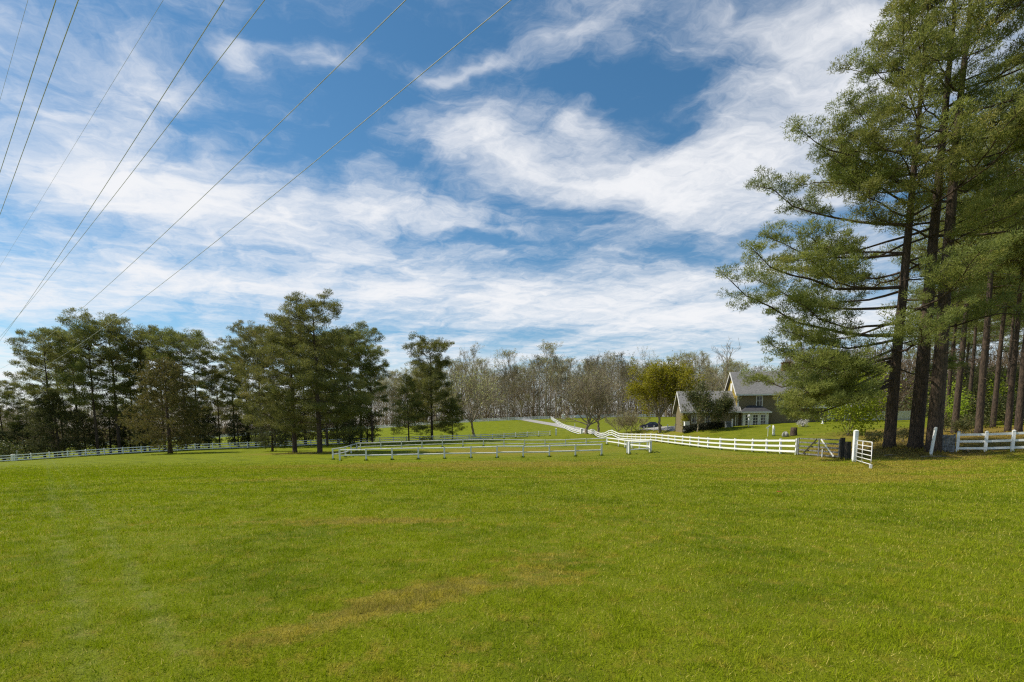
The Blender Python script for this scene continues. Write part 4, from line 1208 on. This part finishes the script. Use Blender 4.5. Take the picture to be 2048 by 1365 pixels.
# ------------------------------------------------------------------ lawn things
lp = thing('lamp_post', 'slim white lamp post with a globe in front of the glazed doors', 'lamp', on(1497, 74))
q = MB(); q.tube([(0, 0, -.1), (0, 0, 1.45)], [.085, .07], 10); part('post', q, M['white'], lp, True)
q = MB(); q.tube([(0, 0, 1.42), (0, 0, 1.47), (0, 0, 1.62), (0, 0, 1.78), (0, 0, 1.86)], [.10, .17, .21, .15, .04], 12); part('globe', q, M['trim'], lp, True)
post_thing('bollard', 'short white post with a cap beside the house downspout', on(1464, 76), 1.25, .16, M['white'])
ac = thing('air_conditioner', 'grey air conditioner box at the house corner', 'air conditioner', on(1456, 77.5))
M['acgrey'] = noisy('grey_metal', (0.34, 0.36, 0.40), (0.26, 0.28, 0.31), 3, .5, metal=.2)
q = MB(); q.box((0, 0, .42), (.72, .72, .90)); part('cabinet', q, M['acgrey'], ac)
for i in range(6):
    q = MB(); q.box((0, -.375, .15 + i * .11), (.60, .02, .05)); part('louvre', q, M['dshingle'], ac)
q = MB(); q.tube([(0, 0, .87), (0, 0, .93)], [.30, .28], 14); part('fan_grille', q, M['dshingle'], ac)
ub = thing('utility_box', 'white utility cabinet behind the end of the dark hedge', 'cabinet', on(1373, 79))
q = MB(); q.box((0, 0, .75), (.75, .5, 1.6)); part('body', q, M['white'], ub)
q = MB(); q.box((0, -.26, .8), (.62, .02, 1.3)); part('door', q, M['trim'], ub)
q = MB(); q.box((0, 0, 1.575), (.85, .6, .05)); part('lid', q, M['trim'], ub)
forsy = make_bush('forsythia_bush', 'narrow yellow forsythia bush at the gable end of the wing', 'shrub', None, 92, .55, 2.9, 900, .14, 'gold', 5)
put(forsy, 1368, 80.5, 0)
# bird bath
bb = thing('bird_bath', 'white pedestal bird bath on the lawn near the house window', 'bird bath', on(1645, 74))
q = MB(); q.tube([(0, 0, -.05), (0, 0, .06), (0, 0, .12), (0, 0, .5), (0, 0, .66)], [.22, .20, .10, .08, .14], 12); part('pedestal', q, M['worn_white'], bb, True)
q = MB(); q.tube([(0, 0, .64), (0, 0, .70), (0, 0, .80), (0, 0, .81)], [.14, .30, .40, .34], 14); part('bowl', q, M['white'], bb, True)
# slanted white board on a white post
gp_ = thing('garden_post', 'stout white garden post with a carved base on the lawn', 'post', on(1547, 63))
q = MB(); q.tube([(0, 0, -.1), (0, 0, .35), (0, 0, .45), (.0, 0, .55), (-.03, 0, 1.0), (-.12, 0, 1.3)], [.17, .16, .12, .17, .14, .05], 10); part('shaft', q, M['white'], gp_, True)
sb_ = thing('slanted_sign', 'small white board tilted on a stake by the garden post', 'sign', on(1536, 63))
a = math.radians(38); R = np.array([[math.cos(a), 0, -math.sin(a)], [0, 1, 0], [math.sin(a), 0, math.cos(a)]])
q = MB(); q.box((0, 0, 1.15), (.62, .04, .16), R); part('board', q, M['white'], sb_)
q = MB(); q.box((0, .05, .5), (.05, .05, 1.3)); part('stake', q, M['worn_white'], sb_)
# rock and stump under the bough
def lump(name, label, cat, loc, size, m_, seed):
    rng = np.random.default_rng(seed)
    nth, nph = 7, 12
    v = []
    for i in range(nth + 1):
        th = math.pi * i / nth
        for j in range(nph):
            ph = 2 * math.pi * j / nph
            rr_ = 1 + .16 * math.sin(3 * ph + seed) * math.sin(th) + .10 * math.sin(2 * th + 5 * ph)
            v.append([math.sin(th) * math.cos(ph) * size[0] * rr_, math.sin(th) * math.sin(ph) * size[1] * rr_, size[2] * (.7 + math.cos(th) * rr_)])
    f = []
    for i in range(nth):
        for j in range(nph):
            a_, b_ = i * nph + j, i * nph + (j + 1) % nph
            f += [(a_, a_ + nph, b_ + nph), (a_, b_ + nph, b_)]
    q = MB(); q.add(v, f)
    return tag(link(name, q.mesh(name, m_), None, loc), label, cat)
M['rock'] = noisy('pale_rock', (0.42, 0.40, 0.37), (0.24, 0.23, 0.21), 3.0, .95, bump_s=.8, bump_d=.05)
lump('boulder', 'pale rough boulder beside the stump on the lawn', 'rock', on(1570, 61), (.36, .34, .36), M['rock'], 4)
st = thing('tree_stump', 'dark cut tree stump next to the pale boulder', 'stump', on(1587, 61.5))
q = MB(); q.tube([(0, 0, -.1), (0, 0, .1), (0, 0, .5), (.02, 0, .95)], [.50, .40, .36, .35], 12); part('bark', q, M['bark'], st, True)
q = MB(); q.tube([(.02, 0, .94), (.02, 0, .965)], [.32, .32], 12); part('cut_top', q, M['grey_wood'], st)
M['blossom'] = foliage('white_blossom', (0.62, 0.60, 0.55), (0.72, 0.70, 0.66), (0.35, 0.36, 0.2), .3)
az = make_bush('flowering_bush', 'low white-blossoming bush on the lawn edge by the house', 'shrub', None, 93, .75, .9, 700, .13, 'blossom', 5)
put(az, 1606, 70, 0)
leaf = lump('dead_leaf', 'single orange fallen leaf on the open grass', 'leaf', on(1558, 14.0) + np.array([0, 0, .06]), (.07, .05, .012), noisy('orange_leaf', (0.38, 0.10, 0.02), (0.28, 0.08, 0.02), 20, .8), 2)

# ------------------------------------------------------------------ cars
M['bluecar'] = noisy('dark_blue_paint', (0.020, 0.030, 0.085), (0.025, 0.035, 0.095), 1.0, .25, spec=.6, bump_s=0)
M['whitecar'] = noisy('white_car_paint', (0.75, 0.75, 0.75), (0.70, 0.70, 0.70), 1.0, .3, spec=.6, bump_s=0)
M['tyre'] = noisy('rubber', (0.02, 0.02, 0.02), (0.03, 0.03, 0.03), 6, .9)
M['rim'] = noisy('alloy', (0.5, 0.5, 0.5), (0.4, 0.4, 0.4), 3, .4, metal=.8)
m, nt = mat('tail_lamp'); finish(nt, (0.35, 0.02, 0.02), .3); M['lampred'] = m
def make_car(name, label, paint, loc, rot):
    c = thing(name, label, 'car', loc, rot)
    low = [(-2.25, .35), (-2.28, .62), (-2.15, .86), (-1.6, .95), (-.9, .98), (1.0, .98), (1.7, .90), (2.2, .76), (2.28, .5), (2.22, .30), (1.85, .26), (-1.9, .26)]
    q = MB(); q.prism(low, -.88, .88, axis=1); part('body', q, M[paint], c)
    q = MB()
    lo_, hi_ = [(-1.75, .93), (1.05, .97)], [(-1.0, 1.42), (.25, 1.42)]
    v = [(lo_[0][0], -.82, lo_[0][1]), (lo_[1][0], -.82, lo_[1][1]), (hi_[1][0], -.62, hi_[1][1]), (hi_[0][0], -.62, hi_[0][1])]
    v += [(a, -b, z) for a, b, z in v]
    q.add(v, [(0, 1, 2), (0, 2, 3), (4, 6, 5), (4, 7, 6), (0, 4, 5), (0, 5, 1), (1, 5, 6), (1, 6, 2), (2, 6, 7), (2, 7, 3), (3, 7, 4), (3, 4, 0)])
    part('cabin_glass', q, M['glass'], c)
    q = MB(); q.prism([(-1.0, 1.425), (.28, 1.425), (.12, 1.47), (-.85, 1.47)], -.63, .63, axis=1); part('roof', q, M[paint], c)
    for s in (-1, 1):
        q = MB(); q.box((-.35, s * .74, 1.19), (.07, .10, .46)); part('pillar', q, M[paint], c)
        for x in (-1.38, 1.38):
            q = MB(); q.tube([(x, s * .70, .33), (x, s * .92, .33)], .33, 14); w_ = part('wheel', q, M['tyre'], c)
            q = MB(); q.tube([(x, s * .915, .33), (x, s * .935, .33)], .20, 10); part('rim', q, M['rim'], w_)
        q = MB(); q.box((2.2, s * .62, .66), (.14, .36, .13)); part('headlight', q, M['rim'], c)
        q = MB(); q.box((-2.24, s * .64, .74), (.10, .34, .14)); part('tail_light', q, M['lampred'], c)
    return c
make_car('car', 'dark blue sedan parked on the drive by the golden tree', 'bluecar', on(1301, 110), math.radians(168))
make_car('car', 'white car far up the drive on the hilltop', 'whitecar', on(1159, 224), math.radians(15))
post_thing('gate_pillar', 'white boxy entrance pillar on the hilltop beside the drive', on(1127, 216), 1.7, 1.6, M['white'], 'pillar', d=.8)

# ------------------------------------------------------------------ power lines
DV = np.array([-.754, .657, 0]); NV = np.array([.657, .754, 0])
M['wire'] = noisy('aluminium_wire', (0.55, 0.55, 0.56), (0.42, 0.42, 0.44), 2, .6)
WIRES = [('thick', 14.0, [(1025, 0), (640, 313), (322, 570), (81, 738)], 'outermost power line passing nearest above the pasture toward the grove'),
         ('thick', 14.5, [(811, 0), (477, 327), (217, 570), (1, 738)], 'second power line in from the pasture side of the set'),
         ('thick', 16.0, [(527, 0), (282, 327), (145, 496), (2, 672)], 'upper cable of the crossing pair of power lines'),
         ('thick', 15.0, [(450, 0), (264, 285), (148, 469), (0, 682)], 'lower cable of the crossing pair of power lines'),
         ('thick', 15.0, [(157, 0), (80, 210), (2, 424)], 'inner cable of the far pair of power lines'),
         ('thick', 15.0, [(112, 0), (55, 175), (0, 345)], 'outer cable of the far pair of power lines'),
         ('thin', 19.0, [(295, 0), (200, 255), (5, 522)], 'hair-thin shield wire between the two pairs of power lines'),
         ('thin', 19.0, [(56, 0), (28, 100), (0, 200)], 'hair-thin shield wire beyond the far pair of power lines')]
for kind, hgt, wp, lab in WIRES:
    r0_ = ray(*wp[0]); P0 = r0_ * (hgt / r0_[2])
    off = NV @ P0
    ss, zs = [], []
    for p in wp:
        r = ray(*p); t = off / (NV @ r); q = r * t
        ss.append(DV @ q); zs.append(q[2] + EYE)
    co = np.polyfit(ss, zs, 2 if len(wp) > 3 else 1)
    s = np.linspace(min(ss) - 25, max(ss) + 40, 60)
    z = np.polyval(co, s)
    pts_ = DV[None] * s[:, None] + NV[None] * off; pts_[:, 2] = z
    q = MB(); q.tube(pts_, .015 if kind == 'thick' else .007, 6)
    o = link('power_line', q.mesh('power_line', M['wire'], True))
    tag(o, lab, 'power line', 'overhead power lines')

# ------------------------------------------------------------------ untrimmed grass where the mower cannot reach
bpy.context.view_layer.update()
rr = np.random.default_rng(77)
feet = []
for o in bpy.data.objects:
    if o.type == 'MESH' and o.name.split('.')[0] in ('post', 'shaft', 'trunk'):
        w = o.matrix_world.translation
        if 20 < w.y < 140 and abs(w.x) < w.y * 1.15:
            big = o.name.startswith('trunk')
            feet += [(w.x, w.y, (.55 if big else .13))] * (150 if big and w.y < 60 else 45)
feet = np.array(feet)
n = len(feet)
an, rd = rr.random(n) * 6.283, feet[:, 2] * (.7 + .9 * rr.random(n))
X, Y = feet[:, 0] + np.cos(an) * rd, feet[:, 1] + np.sin(an) * rd
Z = ground_z(X, Y)
hh = .10 + .16 * rr.random(n)
tip = np.stack([rr.normal(0, .06, n), rr.normal(0, .06, n), hh], -1)
a2 = rr.random(n) * 3.14
wv = np.stack([np.cos(a2), np.sin(a2), np.zeros(n)], -1) * (.008 + .0006 * Y)[:, None]
b = np.stack([X, Y, Z - .01], -1)
q = MB(); q.add(np.stack([b - wv, b + wv, b + tip], 1).reshape(-1, 3), np.arange(n * 3).reshape(-1, 3), np.repeat(rr.random(n) * .9, 3))
o = part('long_grass', q, M['blade'], None, attr=True)
o['kind'] = 'stuff'; o['label'] = 'longer untrimmed grass round fence posts and tree feet'; o['category'] = 'grass'

# fallen needles, cones and twigs under the right-hand pines
rr = np.random.default_rng(78)
n = 30000
cx = rr.choice([27, 28.5, 30, 34, 40, 46], n); cy = {27: 36, 28.5: 35, 30: 34, 34: 40, 40: 42, 46: 46}
cyv = np.array([cy[float(q)] if float(q) in cy else cy[int(q)] for q in cx])
X = cx + rr.normal(0, 3.2, n); Y = cyv + rr.normal(0, 3.0, n)
Z = ground_z(X, Y) + .012 + .035 * rr.random(n)
an = rr.random(n) * 6.283
L = .10 + .14 * rr.random(n)
d = np.stack([np.cos(an) * L, np.sin(an) * L, rr.normal(0, .02, n)], -1)
sd = np.stack([-np.sin(an), np.cos(an), np.zeros(n)], -1) * .016
b = np.stack([X, Y, Z], -1)
q = MB(); q.add(np.stack([b - sd, b + sd, b + d], 1).reshape(-1, 3), np.arange(n * 3).reshape(-1, 3), np.repeat(rr.random(n), 3))
M['straw'] = foliage('pine_straw', (0.20, 0.115, 0.035), (0.34, 0.22, 0.075), (0.42, 0.32, 0.14), .15)
o = part('pine_straw', q, M['straw'], None, attr=True)
o['kind'] = 'stuff'; o['label'] = 'brown fallen pine straw under the tall pines by the gate'; o['category'] = 'pine straw'
for i, (x, y, a) in enumerate([(24.6, 33.2, .4), (26.0, 31.5, -.3), (29.4, 33.0, .9)]):
    q = MB()
    q.tube([(-.7, 0, .03), (-.2, .05, .06), (.3, -.03, .05), (.9, .06, .03)], [.025, .03, .022, .01], 6)
    q.tube([(.1, 0, .05), (.4, .25, .10), (.6, .38, .06)], [.014, .010, .005], 4)
    o = link('fallen_branch', q.mesh('fallen_branch', M['bark_grey']), None, (x, y, gz(x, y)), a)
    tag(o, 'bare fallen branch on the pine straw below the tall pines', 'branch', 'fallen branches under the pines')
